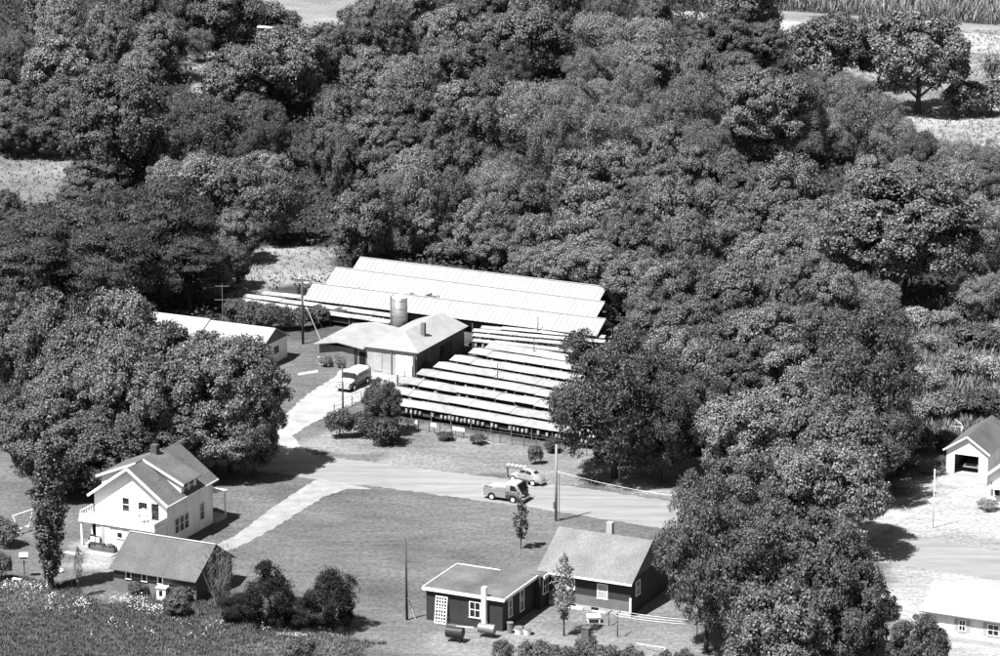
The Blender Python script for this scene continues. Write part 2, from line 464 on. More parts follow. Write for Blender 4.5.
sheet('road', wab([(-70, -60.8), (8, -60.9), (11, -62.2), (13.5, -60.6), (32, -60.2), (50, -61.2), (140, -63.0), (140, -55.6), (60, -53.4), (34, -52.3), (19, -53.2), (6, -53.6), (-70, -54.6)]), 0.008, 'asphalt_pale', 0.2, 0.4)
sheet('driveway', [gp(*p)[:2] for p in [(268, 452), (276, 426), (296, 404), (312, 391), (329, 381), (341, 370), (366, 360), (402, 372), (416, 376), (398, 387), (364, 398), (336, 412), (304, 428), (293, 435), (300, 446), (318, 458), (290, 460)]], 0.014, 'gravel_bright', 0.2, 0.4)
sheet('driveway', [gp(*p)[:2] for p in [(372, 489), (348, 489), (326, 496), (304, 509), (276, 527), (248, 543), (228, 551), (214, 552), (216, 545), (238, 534), (262, 516), (284, 500), (304, 487), (318, 479)]], 0.016, 'gravel_drive', 0.16, 0.4)
sheet('driveway', [gp(*p)[:2] for p in [(950, 471), (990, 477), (984, 488), (962, 486), (930, 506), (890, 528), (850, 552), (828, 548), (862, 528), (905, 502)]], 0.012, 'old_drive', 0.1)
sheet('garage_apron', [gp(*p)[:2] for p in [(950, 471.5), (989, 477.5), (988, 486), (962, 487), (940, 484)]], 0.018, 'gravel_bright', 0.1)
sheet('path', wab([(41.0, -75.5), (42.0, -75.5), (41.2, -86.0), (40.2, -86.0)]), 0.012, 'path_concrete', 0.04)
sheet('road', [gp(*p)[:2] for p in [(640, 8), (720, 13), (800, 22), (1100, 42), (1100, 58), (960, 52), (780, 36), (700, 20), (640, 14)]], 0.01, 'gravel_bright', 0.3)
sheet('path', [gp(*p)[:2] for p in [(340, -6), (420, -4), (420, -1), (340, -2)]], 0.01, 'gravel_bright', 0.3)
sheet('path', [gp(*p)[:2] for p in [(298, 373), (318, 370), (318, 372.5), (298, 375.5)]], 0.012, 'path_concrete', 0.05)
sheet('path', [gp(*p)[:2] for p in [(275, 633), (310, 632), (312, 635.5), (276, 636)]], 0.012, 'path_concrete', 0.15)

# ------------------------------------------------------------------ vegetation prototypes
def unit(v): return v / np.maximum(np.linalg.norm(v, axis=-1, keepdims=True), 1e-9)
def leaves_to_mesh(name, P, N, L, asp, rng, mat, droop=0.0):
    n = len(P)
    N = unit(N)
    t = unit(np.cross(N, unit(rng.normal(size=(n, 3))))); b_ = np.cross(N, t)
    s = L * rng.uniform(0.6, 1.4, (n, 1))
    bend = N * s * rng.uniform(-0.25, 0.35, (n, 1))
    V = np.stack([P + t * s + bend * 0.6, P + b_ * s / asp - bend, P - t * s + bend * 0.6, P - b_ * s / asp - bend], 1).reshape(-1, 3)
    F = np.arange(4 * n).reshape(-1, 4)
    me = bpy.data.meshes.new(name); fill_mesh(me, V, F); me.materials.append(MATS[mat]); return me
def sph(rng, n):
    return unit(rng.normal(size=(n, 3)))
def crown(name, seed, Rr=5.0, Hc=8.0, nb=12, nsub=16, nleaf=45, lr=0.8, leaf=0.26, asp=1.5, mat='leaf_oak', flat=0.85, nrand=0.55, up=0.5, low=-0.35, bough=0.42, cone=0.0, fill=0.1, shade_core=260, under=0.5):
    rng = np.random.default_rng(seed)
    k = np.arange(nb) + 0.5
    zz = 1 - (1 - low) * k / nb; ph = k * 2.39996 + rng.uniform(0, 6.28); rr = np.sqrt(np.maximum(0, 1 - zz ** 2))
    D = np.stack([rr * np.cos(ph), rr * np.sin(ph), zz], 1)
    D = unit(D + rng.normal(size=D.shape) * 0.16)
    rb = Rr * bough * rng.uniform(0.72, 1.3, nb)
    BC = D * (Rr - rb)[:, None] * rng.uniform(0.82, 1.14, (nb, 1))
    lowz = np.clip(-BC[:, 2:3] / Rr, 0, 1); BC[:, :2] *= 1 - under * lowz
    if cone: BC[:, :2] *= (1 - cone * (BC[:, 2:3] / Rr * 0.5 + 0.5))
    Ps, Ns = [], []
    for i in range(nb):
        m_ = nsub * 3
        d = sph(rng, m_); w = d @ unit(D[i] + np.array([0, 0, 0.4])) + rng.normal(size=m_) * 0.2
        d = d[np.argsort(-w)[:nsub]]
        c = BC[i] + d * rb[i] * rng.uniform(0.72, 1.08, (nsub, 1))
        for j in range(nsub):
            q = sph(rng, nleaf); out = unit(d[j] + D[i] * 0.6 + np.array([0, 0, 0.35]))
            keep = (q @ out) > rng.uniform(-0.9, 0.25, nleaf)
            q = q[keep]
            r = lr * rng.uniform(0.65, 1.35)
            Ps.append(c[j] + q * np.array([1, 1, flat]) * r * rng.uniform(0.55, 1.1, (len(q), 1)))
            Ns.append(q * 0.75 + D[i] * 0.45 + np.array([0, 0, up]) + rng.normal(size=q.shape) * nrand)
    nf = int(fill * sum(len(p) for p in Ps))
    q = sph(rng, nf) * (rng.uniform(0, 1, (nf, 1)) ** 0.4) * Rr * 0.72
    Ps.append(q); Ns.append(sph(rng, nf))
    nl = sum(len(p) for p in Ps)
    for i in range(nb):  # added inner leaves that block light, so pockets in the crown go dark
        q = sph(rng, shade_core); Ps.append(BC[i] + q * rb[i] * rng.uniform(0.3, 0.72, (shade_core, 1))); Ns.append(q + rng.normal(size=q.shape) * 0.5)
    P = np.concatenate(Ps); N = np.concatenate(Ns)
    P[:, 2] = P[:, 2] * (Hc / (2 * Rr)) + Hc / 2
    sz = np.full((len(P), 1), leaf); sz[nl:] = Rr * 0.036
    return leaves_to_mesh(name, P, N, sz, asp, rng, mat)
def spire(name, seed, Rr, Hc, nl, nleaf, lr, leaf, asp, mat, prof, upb=0.3, nrand=0.5, inner=0.55):
    """narrow or conical crown: lobes round an axis, radius from profile"""
    rng = np.random.default_rng(seed); Ps, Ns = [], []
    for i in range(nl):
        tt = (i + rng.uniform()) / nl; a = i * 2.39996 + rng.normal() * 0.3
        rad = Rr * prof(tt); r = max(0.0, rad - lr * 0.6) * rng.uniform(inner, 1.08)
        c = np.array([r * math.cos(a), r * math.sin(a), tt * Hc]); o = np.array([math.cos(a), math.sin(a), 0.3])
        q = sph(rng, nleaf); q = q[(q @ unit(o)) > rng.uniform(-0.9, 0.2, nleaf)]
        s = lr * rng.uniform(0.6, 1.3) * (0.45 + 0.55 * prof(tt))
        Ps.append(c + q * np.array([1, 1, 1.25]) * s * rng.uniform(0.5, 1.08, (len(q), 1)))
        Ns.append(q * 0.8 + np.array([0, 0, upb]) + rng.normal(size=q.shape) * nrand)
    return leaves_to_mesh(name, np.concatenate(Ps), np.concatenate(Ns), leaf, asp, rng, mat)
def trunk_mesh(name, seed, Rr, H, r0, nlimb=7, mat='bark'):
    """tapered bent trunk with limbs reaching into the crown; base at z=0"""
    rng = np.random.default_rng(seed); m = MB()
    p = Vector((0, 0, -0.15)); r = r0; top = H * 0.72
    pts = [p]
    for k in range(6):
        q = Vector((rng.normal() * 0.05 * H * (k + 1) / 6, rng.normal() * 0.05 * H * (k + 1) / 6, top * (k + 1) / 6)) if k else Vector((0, 0, top / 6))
        r2 = r0 * (1 - 0.8 * (k + 1) / 6)
        m.tube(p, q, r * (1.3 if k == 0 else 1), r2, 7, False); p = q; r = r2; pts.append(q)
    for i in range(nlimb):
        k = 1 + i % 4; s = pts[k].lerp(pts[k + 1], rng.uniform()); a = i * 2.4 + rng.uniform(0, 0.6)
        e = s + Vector((math.cos(a) * Rr * rng.uniform(0.45, 0.75), math.sin(a) * Rr * rng.uniform(0.45, 0.75), H * rng.uniform(0.12, 0.3)))
        mid = s.lerp(e, 0.5) + Vector((0, 0, H * 0.03)); w = r0 * (0.5 - 0.06 * k)
        m.tube(s, mid, w, w * 0.6, 5, False); m.tube(mid, e, w * 0.6, w * 0.15, 5, False)
    return m.mesh(name, mat, True)

PROTO = {}     # kind -> list of (crown mesh, trunk mesh, nominal radius, nominal crown height)
def proto(kind, cr, Rr, Hc, seed, r0=0.3):
    PROTO.setdefault(kind, []).append((cr, trunk_mesh('trunk', seed, Rr, Hc * 1.1, r0), Rr, Hc))
for i in range(4):
    proto('oak', crown('oak_crown', 100 + i, nb=16 + i, nsub=13, nleaf=190, lr=0.8, leaf=0.115, asp=1.4, low=-0.9, bough=0.38), 5, 8, 200 + i)
for i in range(3):
    proto('maple', crown('maple_crown', 120 + i, nb=18, nsub=14, nleaf=170, lr=0.7, leaf=0.108, asp=1.5, mat='leaf_maple', bough=0.34, low=-0.92), 5, 8, 220 + i)
for i in range(2):
    proto('ragged', crown('ragged_crown', 130 + i, nb=16, nsub=12, nleaf=150, lr=0.75, leaf=0.125, asp=1.4, bough=0.31, low=-0.7, nrand=0.8), 5, 8, 230 + i)
for i in range(3):
    proto('pale', crown('pale_crown', 140 + i, nb=16, nsub=14, nleaf=150, lr=0.8, leaf=0.115, asp=2.6, mat='leaf_pale', nrand=1.0, up=0.2, bough=0.38, fill=0.15, low=-0.9), 5, 8, 240 + i)
for i in range(2):
    proto('locust', crown('locust_crown', 150 + i, nb=16, nsub=14, nleaf=150, lr=1.1, leaf=0.12, asp=2.4, mat='leaf_locust', flat=0.3, nrand=0.5, up=0.8, bough=0.34, low=-0.6, fill=0.15), 5, 6, 250 + i)
for i in range(2):
    proto('fine', crown('fine_crown', 160 + i, 6.5, 11, nb=26, nsub=16, nleaf=150, lr=0.74, leaf=0.11, asp=2.0, mat='leaf_maple', nrand=0.9, up=0.25, bough=0.32, low=-0.85), 6.5, 11, 260 + i)
for i in range(3):
    proto('big', crown('big_crown', 170 + i, 7, 11, nb=25, nsub=16, nleaf=190, lr=0.86, leaf=0.122, asp=1.4, bough=0.33, low=-0.8), 7, 11, 270 + i)
proto('bigdark', crown('bigdark_crown', 190, 7, 11, nb=24, nsub=16, nleaf=180, lr=0.82, leaf=0.118, asp=1.4, mat='leaf_maple', bough=0.34, low=-0.9, under=0.4), 7, 11, 290)
proto('poplar', spire('poplar_crown', 300, 1.5, 12.5, 230, 55, 0.5, 0.13, 1.6, 'leaf_maple', lambda t: 0.5 + 0.5 * math.sin(min(1, t / 0.55) * 1.57) if t < 0.55 else max(0.12, math.cos((t - 0.55) / 0.47 * 1.5)), 0.4), 1.5, 12.5, 301, 0.25)
proto('evergreen', crown('evergreen_crown', 310, 2.4, 5, nb=15, nsub=12, nleaf=80, lr=0.42, leaf=0.085, asp=2.6, mat='leaf_evergreen', bough=0.34, low=-0.95, cone=0.5, nrand=0.7, up=0.5), 2.4, 5, 311, 0.12)
proto('evergreen', crown('evergreen_crown', 312, 2.4, 5, nb=16, nsub=12, nleaf=80, lr=0.4, leaf=0.08, asp=2.4, mat='leaf_evergreen', bough=0.36, low=-0.95, cone=0.3, nrand=0.7, up=0.5), 2.4, 5, 313, 0.12)
for i in range(3):
    proto('shrub', crown('shrub_crown', 320 + i, 1.2, 1.9, nb=8, nsub=10, nleaf=56, lr=0.36, leaf=0.085, asp=1.7, mat='leaf_shrub', bough=0.45, low=-0.4), 1.2, 1.9, 321 + i, 0.06)
for i in range(3):
    proto('shrub_pale', crown('shrub_pale_crown', 330 + i, 1.2, 1.8, nb=8, nsub=10, nleaf=56, lr=0.38, leaf=0.085, asp=2.6, mat='leaf_shrub_pale', bough=0.45, low=-0.4, nrand=0.9), 1.2, 1.8, 331 + i, 0.05)
proto('young', spire('young_crown', 340, 0.9, 3.6, 44, 26, 0.36, 0.12, 1.5, 'leaf_oak', lambda t: max(0.3, math.sin(0.35 + t * 2.4)), 0.2, inner=0.2), 0.9, 3.6, 341, 0.06)
proto('column', spire('column_crown', 342, 1.2, 6.0, 60, 40, 0.45, 0.11, 1.9, 'leaf_pale', lambda t: max(0.25, math.sin(0.3 + t * 2.5)), 0.3, inner=0.2), 1.2, 6.0, 343, 0.08)
for i in range(2):
    proto('spiky', crown('spiky_crown', 350 + i, 1.1, 2.0, nb=8, nsub=8, nleaf=34, lr=0.36, leaf=0.17, asp=5.0, mat='leaf_shrub', bough=0.4, low=-0.6, nrand=0.6, up=0.1), 1.1, 2.0, 352 + i, 0.05)

_kc = {}
CROWN_NAME = {'spiky': 'foliage', 'shrub': 'foliage', 'shrub_pale': 'foliage'}
NAME = dict(bigdark='broadleaf_tree', big='broadleaf_tree', oak='broadleaf_tree', maple='broadleaf_tree', ragged='broadleaf_tree', pale='pale_tree', locust='locust_tree', fine='broadleaf_tree', poplar='poplar_tree',
            evergreen='evergreen_shrub', shrub='shrub', shrub_pale='shrub', young='young_tree', column='slender_tree', spiky='shrub')
def tree(kind, px, top, w, by=None, label='', group=None, cat='tree', clear=None, var=None):
    """one tree: px = column in the photograph, top/by = rows of its tip and of the foot of its trunk, w = crown width there"""
    if by is None: by = top + w * 1.08
    base = gp(px, by); s = scale_at(base.y)
    th = math.atan2(CAMH, base.y - CAMY)
    Rr = w / 2 / s
    H = (by - top) / (s * math.cos(th))
    i = _kc.get(kind, random.randrange(9)); _kc[kind] = i + 1
    cr, tk, r0, h0 = PROTO[kind][(i if var is None else var) % len(PROTO[kind])]
    if clear is None: clear = 0.10 if kind not in ('shrub', 'shrub_pale', 'evergreen', 'spiky') else 0.0
    o = thing(NAME[kind], label, cat, base, random.uniform(0, 6.28), group)
    Hc = H * (1 - clear)
    link_mesh('trunk', tk, o, (0, 0, 0), None, (Rr / r0, Rr / r0, H / (h0 * 1.1)))
    link_mesh(CROWN_NAME.get(kind, 'crown'), cr, o, (0, 0, H * clear), None, (Rr / r0 * random.uniform(0.92, 1.06), Rr / r0 * random.uniform(0.88, 1.12), Hc / h0))
    return o
ORD = ['first', 'second', 'third', 'fourth', 'fifth', 'sixth', 'seventh', 'eighth', 'ninth', 'tenth', 'eleventh', 'twelfth', 'thirteenth', 'fourteenth', 'fifteenth', 'sixteenth']
LOOK = dict(big='big leafy tree', oak='round leafy tree', maple='dense dark-leaved tree', ragged='ragged open-crowned tree', pale='pale feathery tree', locust='dark flat-layered tree', fine='fine-leaved tree', shrub='low bush', shrub_pale='pale bush', evergreen='dark evergreen', spiky='pale spiky bush')
def row(where, group, items, cat='tree'):
    items = sorted(items, key=lambda i: i[1])
    items = [it for k, it in enumerate(items) if len(it) > 4 or (k * 5 + len(items)) % 6 != 0]   # openings in the canopy
    for k, it in enumerate(items):
        kind, px, top, w = it[:4]; by = it[4] if len(it) > 4 else None
        if by is None:
            by = top + w * random.uniform(1.0, 1.2); top += random.choice((-11, -5, 0, 4, 8)) + random.uniform(-3, 3); w *= random.uniform(0.7, 1.0)
        tree(kind, px, top, w, by, '%s, %s from left %s' % (LOOK[kind], ORD[k], where), group, cat)

# ------------------------------------------------------------------ the wood and other trees
o_, m_, r_, p_, l_, f_ = 'oak', 'maple', 'ragged', 'pale', 'locust', 'fine'
G1 = 'woodland trees'
row('in the farthest row of the left wood', G1, [(m_, 8, -30, 60), (o_, 52, -16, 70), (m_, 104, 0, 56), (o_, 140, -24, 56), (m_, 190, -22, 60), (m_, 229, -20, 72, 50)])
row('in the second farthest row of the left wood', G1, [(p_, 15, 24, 42), (o_, 62, 4, 66), (o_, 108, 14, 54), (o_, 160, 14, 64, 82), (p_, 198, 28, 34, 62)])
row('in the middle row of the left wood', G1, [(o_, 62, 34, 76, 120), (m_, 8, 52, 56), (m_, 98, 48, 50, 112), (o_, 140, 52, 44, 100), (o_, 243, 44, 74, 122)])
row('in the dark row behind the left hayfield', G1, [(m_, 6, 84, 56, 152), (m_, 34, 86, 56, 152), (m_, 64, 80, 54, 154), (m_, 16, 108, 50, 158), (m_, 52, 112, 50, 158)])
tree('bigdark', 118, 66, 108, 198, 'biggest round tree right of the left hayfield, dark below', G1, clear=0.08)
row('in the row right of the biggest left tree', G1, [(f_, 178, 98, 56, 170), (f_, 214, 98, 76, 182), (m_, 252, 96, 62, 168)])
row('in the low row below the biggest left tree', G1, [(o_, 92, 160, 54, 208), (o_, 76, 182, 34, 212), (o_, 168, 160, 46, 216), (o_, 202, 152, 66, 222), (o_, 240, 156, 64, 224), (o_, 272, 168, 66, 244)])
row('in the low bushes below the left hayfield', 'low bushes below the left hayfield', [('shrub', 12, 212, 34, 236), ('shrub', 34, 206, 36, 232), ('shrub', 58, 208, 34, 234), ('shrub', 82, 206, 30, 232), ('shrub', 6, 190, 28, 214)], 'bush')

row('in the top row of the middle wood', G1, [(o_, 374, -14, 50), (o_, 412, -20, 56), (m_, 448, -18, 58), (o_, 486, -22, 56), (o_, 520, -24, 54), (m_, 566, -26, 54), (p_, 610, -18, 52), (o_, 655, -14, 50)])
row('beside the top left field', G1, [('shrub', 268, 3, 38, 32), ('shrub', 288, 10, 26, 32), ('shrub', 352, 6, 26, 30)], 'bush')
row('in the second row of the middle wood', G1, [(o_, 289, 27, 82, 112), (o_, 330, 24, 50, 82), (o_, 362, 22, 54), (o_, 392, 12, 54), (p_, 413, 23, 34, 64), (o_, 448, 10, 60), (o_, 490, 8, 58)])
row('beside the big dark tree at top centre', G1, [(m_, 532, 2, 84, 78), (p_, 596, 12, 66, 78), (p_, 640, 16, 66, 80), (m_, 702, 18, 52, 72), (m_, 735, 14, 54, 72)])
row('in the third row of the middle wood', G1, [(o_, 334, 54, 62), (o_, 368, 48, 60), (o_, 404, 52, 56), (o_, 440, 40, 64), (o_, 476, 38, 62), (f_, 512, 42, 60), (m_, 548, 40, 62), (p_, 584, 44, 54), (p_, 618, 40, 52), (o_, 648, 42, 58, 104), (o_, 702, 52, 50), (o_, 735, 56, 50)])
row('in the fourth row of the middle wood', G1, [(f_, 268, 96, 66), (f_, 304, 94, 62), (o_, 340, 84, 66), (o_, 376, 78, 66), (o_, 414, 74, 68), (o_, 452, 76, 68), (o_, 490, 72, 66), (p_, 530, 80, 78, 160), (p_, 566, 74, 60), (p_, 602, 68, 58), (p_, 634, 74, 56), (p_, 664, 92, 60), (p_, 694, 82, 66)])
row('in the fifth row of the middle wood', G1, [(f_, 258, 122, 62), (m_, 292, 122, 62), (m_, 330, 114, 64), (o_, 370, 110, 66), (m_, 408, 112, 64), (m_, 446, 106, 68), (o_, 482, 110, 64), (p_, 516, 118, 62), (p_, 552, 112, 66), (p_, 590, 112, 66), (p_, 628, 108, 62), (o_, 666, 124, 60), (p_, 704, 118, 58)])
row('in the sixth row of the middle wood', G1, [(o_, 266, 142, 62), (m_, 308, 138, 62), (m_, 342, 138, 60), (o_, 378, 142, 62), (o_, 416, 146, 62), (m_, 456, 138, 76), (p_, 500, 146, 60), (o_, 540, 148, 64), (o_, 578, 144, 66), (o_, 616, 148, 62), (m_, 654, 150, 62), (o_, 692, 148, 62), (o_, 730, 150, 60)])
row('in the seventh row of the middle wood', G1, [(p_, 392, 166, 58), (o_, 420, 172, 72), (m_, 456, 176, 60), (p_, 496, 176, 54), (o_, 522, 182, 62), (o_, 556, 176, 70), (o_, 594, 180, 70), (m_, 632, 184, 62), (o_, 672, 188, 62), (o_, 708, 184, 64), (o_, 742, 184, 58)])
tree('maple', 366, 184, 82, 264, 'round dark tree behind the left end of the long sheds', G1, var=1)
row('in the eighth row of the middle wood', G1, [(o_, 424, 200, 58, 256), (o_, 476, 202, 58, 266), (o_, 508, 214, 52, 270), (o_, 538, 212, 62, 276), (o_, 578, 216, 64, 282), (m_, 618, 214, 58), (m_, 652, 216, 66), (o_, 690, 222, 66), (o_, 728, 216, 66)])
row('close behind the long sheds', G1, [(o_, 496, 228, 46, 272), (o_, 530, 246, 44, 284), (o_, 562, 244, 58, 290), (o_, 598, 242, 60, 296), (o_, 632, 252, 58, 314), (o_, 664, 260, 64, 326), (m_, 700, 258, 68, 330), (o_, 738, 262, 68, 334), (m_, 648, 285, 50, 340)])
row('on the grass strip behind the long sheds', 'bushes behind the long sheds', [('shrub', 438, 243, 24, 262), ('shrub', 458, 240, 26, 264), ('shrub', 474, 250, 20, 267), ('shrub', 516, 262, 26, 282)], 'bush')

row('in the far row before the corn field', G1, [(r_, 750, -28, 78, 48), (m_, 764, 22, 46, 72), (r_, 832, 11, 84, 92), (r_, 878, 14, 64, 88), (r_, 918, 10, 104, 114)])
row('at the right end of the far field edge', G1, [('shrub_pale', 992, 54, 28, 84), ('shrub', 964, 80, 40, 116), ('shrub', 992, 84, 34, 116)], 'bush')
tree('big', 768, 66, 108, 168, 'big round tree with bright leaf clumps left of the pale right-hand field', G1, clear=0.08, var=2)
row('between the big round tree and the pale right-hand field', G1, [(p_, 812, 74, 44, 130), (p_, 846, 72, 50, 130), (p_, 872, 86, 66, 166), (p_, 840, 104, 46, 164), (p_, 896, 116, 50, 172), (f_, 922, 132, 46, 180), (p_, 958, 138, 46, 186), (p_, 990, 142, 44, 188)])
row('in the front row below the pale right-hand field', G1, [(o_, 754, 158, 60), (o_, 788, 156, 80), (o_, 830, 150, 62), (o_, 866, 158, 66), (o_, 904, 150, 60), (o_, 938, 152, 54), (o_, 964, 164, 60), (o_, 996, 162, 54)])
row('in the dense row left of the widest right tree', G1, [(o_, 764, 196, 68), (o_, 800, 192, 68), (o_, 838, 190, 66), (o_, 784, 226, 68), (p_, 818, 230, 62), (o_, 846, 232, 56), (o_, 756, 240, 64)])
tree('big', 902, 178, 152, 312, 'widest tree on the right, deep shade beneath it', G1, clear=0.16, var=1)
tree('pale', 984, 196, 66, 276, 'pale tree at the right edge beside the widest tree', G1)
row('in the row below the widest right tree', G1, [(o_, 754, 272, 68), (o_, 792, 268, 70), (o_, 830, 274, 64), (p_, 868, 276, 68, 336), (p_, 972, 276, 62, 324), (p_, 1002, 268, 56, 326)])

row('in the dense row right of the long sheds', G1, [(o_, 652, 300, 62, 366), (o_, 690, 296, 66, 368), (m_, 726, 300, 70, 374), (o_, 764, 304, 76, 384), (o_, 804, 302, 62, 370), (o_, 832, 308, 54, 366)])
row('in the shaded row behind the right road trees', G1, [(o_, 672, 330, 62, 400), (o_, 706, 338, 68, 414), (m_, 744, 342, 76, 420), (o_, 784, 344, 72, 420), (m_, 700, 376, 70, 452), (o_, 738, 392, 90, 492), (o_, 790, 386, 88, 482)])
tree('fine', 614, 334, 136, 478, 'wide fine-leaved tree standing over the right end of the pens', G1, clear=0.06, var=0)
tree('fine', 660, 372, 90, 482, 'tree at the right shoulder of the wide tree over the pens', G1, clear=0.06)
tree('fine', 858, 316, 128, 470, 'tall rounded tree left of the pale brushy slope, right of centre', G1, clear=0.05, var=1)
row('below the tall rounded tree by the pale brush', G1, [(m_, 806, 384, 96, 486), (m_, 850, 402, 100, 502), (m_, 880, 400, 80, 480)])
row('in the far row of the bottom right grove', 'trees of the bottom right grove', [(m_, 742, 462, 90, 570), (o_, 790, 446, 100, 556), (o_, 836, 444, 100, 552), (o_, 850, 456, 64, 538)])
tree('fine', 706, 480, 104, 652, 'leftmost tree of the bottom right grove, its trunk foot showing', 'trees of the bottom right grove', clear=0.12, var=0)
row('in the near row of the bottom right grove', 'trees of the bottom right grove', [(f_, 768, 512, 116, 664), (m_, 820, 522, 110, 668), (o_, 828, 512, 84, 622), (m_, 846, 566, 92, 690), (m_, 780, 590, 110, 716), (m_, 918, 618, 70, 700)])

row('in the dark layered group above the white-roofed barn', 'layered trees above the white-roofed barn', [(l_, 40, 232, 108, 316), (l_, 22, 252, 90, 330), (l_, 92, 216, 104, 308), (l_, 132, 212, 96, 300), (l_, 172, 206, 104, 306), (l_, 112, 246, 100, 326), (l_, 190, 246, 70, 312)])
row('right of the dark layered group', G1, [(o_, 236, 210, 58, 262), (o_, 232, 240, 44, 288), (o_, 206, 258, 46, 304), (m_, 4, 196, 50, 262)])
G7 = 'big shade trees beside the white house'
row('across the road behind the white house', G7, [(m_, 20, 302, 78, 404), (m_, 58, 296, 88, 414), (o_, 124, 288, 84, 424), (o_, 84, 322, 84, 424)])
row('along the road behind the white house', G7, [(m_, 30, 392, 84, 470), ('big', 76, 356, 104, 474), ('big', 128, 346, 108, 480), ('big', 184, 328, 112, 468), ('big', 230, 336, 108, 472)])
row('nearest the white house', G7, [(m_, 56, 408, 96, 496), (m_, 108, 414, 104, 498), (m_, 168, 396, 96, 480), ('big', 216, 398, 106, 476), (o_, 254, 392, 60, 478)])
tree('poplar', 51, 436, 35, 590, 'tall narrow poplar left of the white house porch', None, clear=0.1)
tree('column', 79, 548, 11, 597, 'thin sapling before the porch, left of the brown garage', None, clear=0.3)
tree('evergreen', 270, 566, 62, 626, 'left conical dark evergreen on the lawn right of the brown garage', 'dark evergreens on the lawn', 'bush', var=0)
tree('evergreen', 332, 569, 54, 629, 'right rounded dark evergreen on the lawn', 'dark evergreens on the lawn', 'bush', var=1)
tree('evergreen', 302, 598, 44, 628, 'low dark evergreen squeezed between the two bigger ones', 'dark evergreens on the lawn', 'bush', var=1)
tree('evergreen', 238, 594, 44, 620, 'low dark evergreen beside the bare shrub', 'dark evergreens on the lawn', 'bush', var=1)
tree('young', 521, 501, 18, 549, 'young staked tree on the lawn in front of the pickup', None, clear=0.25)
tree('shrub', 535, 446, 13, 464, 'small round bush on the verge above the beetle car', None, 'bush')
tree('column', 564, 558, 30, 636, 'slender pale tree in front of the dark house', None, clear=0.22)
tree('maple', 382, 381, 40, 434, 'small dark tree at the pen fence corner by the van', None, var=2)
tree('shrub', 386, 416, 36, 444, 'bush in front of the small dark tree at the fence corner', None, 'bush')
tree('shrub', 362, 414, 30, 436, 'bush left of the small dark tree at the fence corner', None, 'bush')
tree('shrub', 340, 410, 24, 438, 'bush at the foot of the pole beside the driveway', None, 'bush')
row('along the front of the pen fence', 'bushes along the pen fence', [('shrub', 446, 432, 16, 440), ('shrub', 478, 434, 16, 444), ('shrub', 552, 438, 16, 452)], 'bush')
row('in the bushes beside the left pens', 'bushes beside the left pens', [('shrub', 236, 298, 26, 318), ('shrub', 252, 302, 26, 326), ('shrub', 268, 305, 24, 330), ('shrub', 284, 306, 24, 330), ('shrub', 300, 308, 22, 330), ('shrub', 318, 306, 24, 326), ('shrub', 340, 308, 20, 322)], 'bush')
row('in the bushes before the long sheds', 'bushes before the long sheds', [('shrub', 312, 284, 20, 302), ('shrub', 328, 288, 20, 304), ('shrub', 344, 292, 18, 306), ('shrub', 360, 289, 22, 308), ('shrub', 411, 294, 16, 312), ('shrub', 430, 294, 18, 316)], 'bush')
row('in the white flowering bushes at the annex wall', 'flowering bushes at the annex wall', [('shrub_pale', 326, 354, 14, 366), ('shrub_pale', 342, 354, 16, 367)], 'bush')
row('along the shaded wall of the block building', 'bushes along the block building', [('shrub', 424, 362, 14, 374), ('shrub', 440, 354, 12, 364), ('shrub', 474, 342, 10, 350)], 'bush')
row('on the pale brushy slope at the right edge', 'brush on the right slope', [('shrub_pale', 914, 308, 32, 330), ('shrub_pale', 944, 310, 30, 330), ('shrub', 974, 326, 40, 352), ('shrub_pale', 930, 334, 36, 356), ('shrub_pale', 906, 346, 32, 366), ('shrub_pale', 958, 352, 38, 378), ('shrub_pale', 990, 356, 36, 384),
     ('shrub_pale', 924, 368, 38, 394), ('shrub', 946, 392, 40, 420), ('shrub', 980, 390, 42, 420), ('shrub_pale', 922, 398, 34, 424), ('shrub_pale', 1000, 322, 28, 344)], 'bush')
row('beside the open garage', 'bushes beside the garage', [('shrub', 942, 456, 14, 470), ('shrub_pale', 936, 466, 18, 474), ('shrub', 944, 430, 22, 452), ('shrub', 922, 426, 26, 452)], 'bush')
row('at the bottom edge below the dark house', 'spiky bushes at the bottom edge', [('spiky', 503, 641, 20, 662), ('spiky', 536, 642, 32, 668), ('spiky', 560, 646, 32, 674), ('spiky', 586, 638, 26, 670), ('spiky', 604, 645, 32, 676), ('spiky', 630, 648, 28, 676), ('spiky', 662, 652, 22, 680), ('spiky', 684, 650, 22, 680)], 'bush')
row('by the porch and the brown garage wall', 'bushes at the brown garage', [('shrub', 138, 582, 18, 594), ('shrub_pale', 150, 578, 10, 592), ('shrub', 182, 586, 24, 602), ('shrub', 176, 596, 26, 616)], 'bush')
row('at the left frame edge by the swing', 'bushes at the left edge', [('shrub', 4, 520, 30, 546), ('shrub', 2, 554, 20, 580)], 'bush')
tree('shrub', 300, 640, 30, 664, 'round bush at the bottom edge below the evergreens', None, 'bush')
tree('shrub_pale', 988, 500, 20, 510, 'low bush under the window of the right white house', None, 'bush')

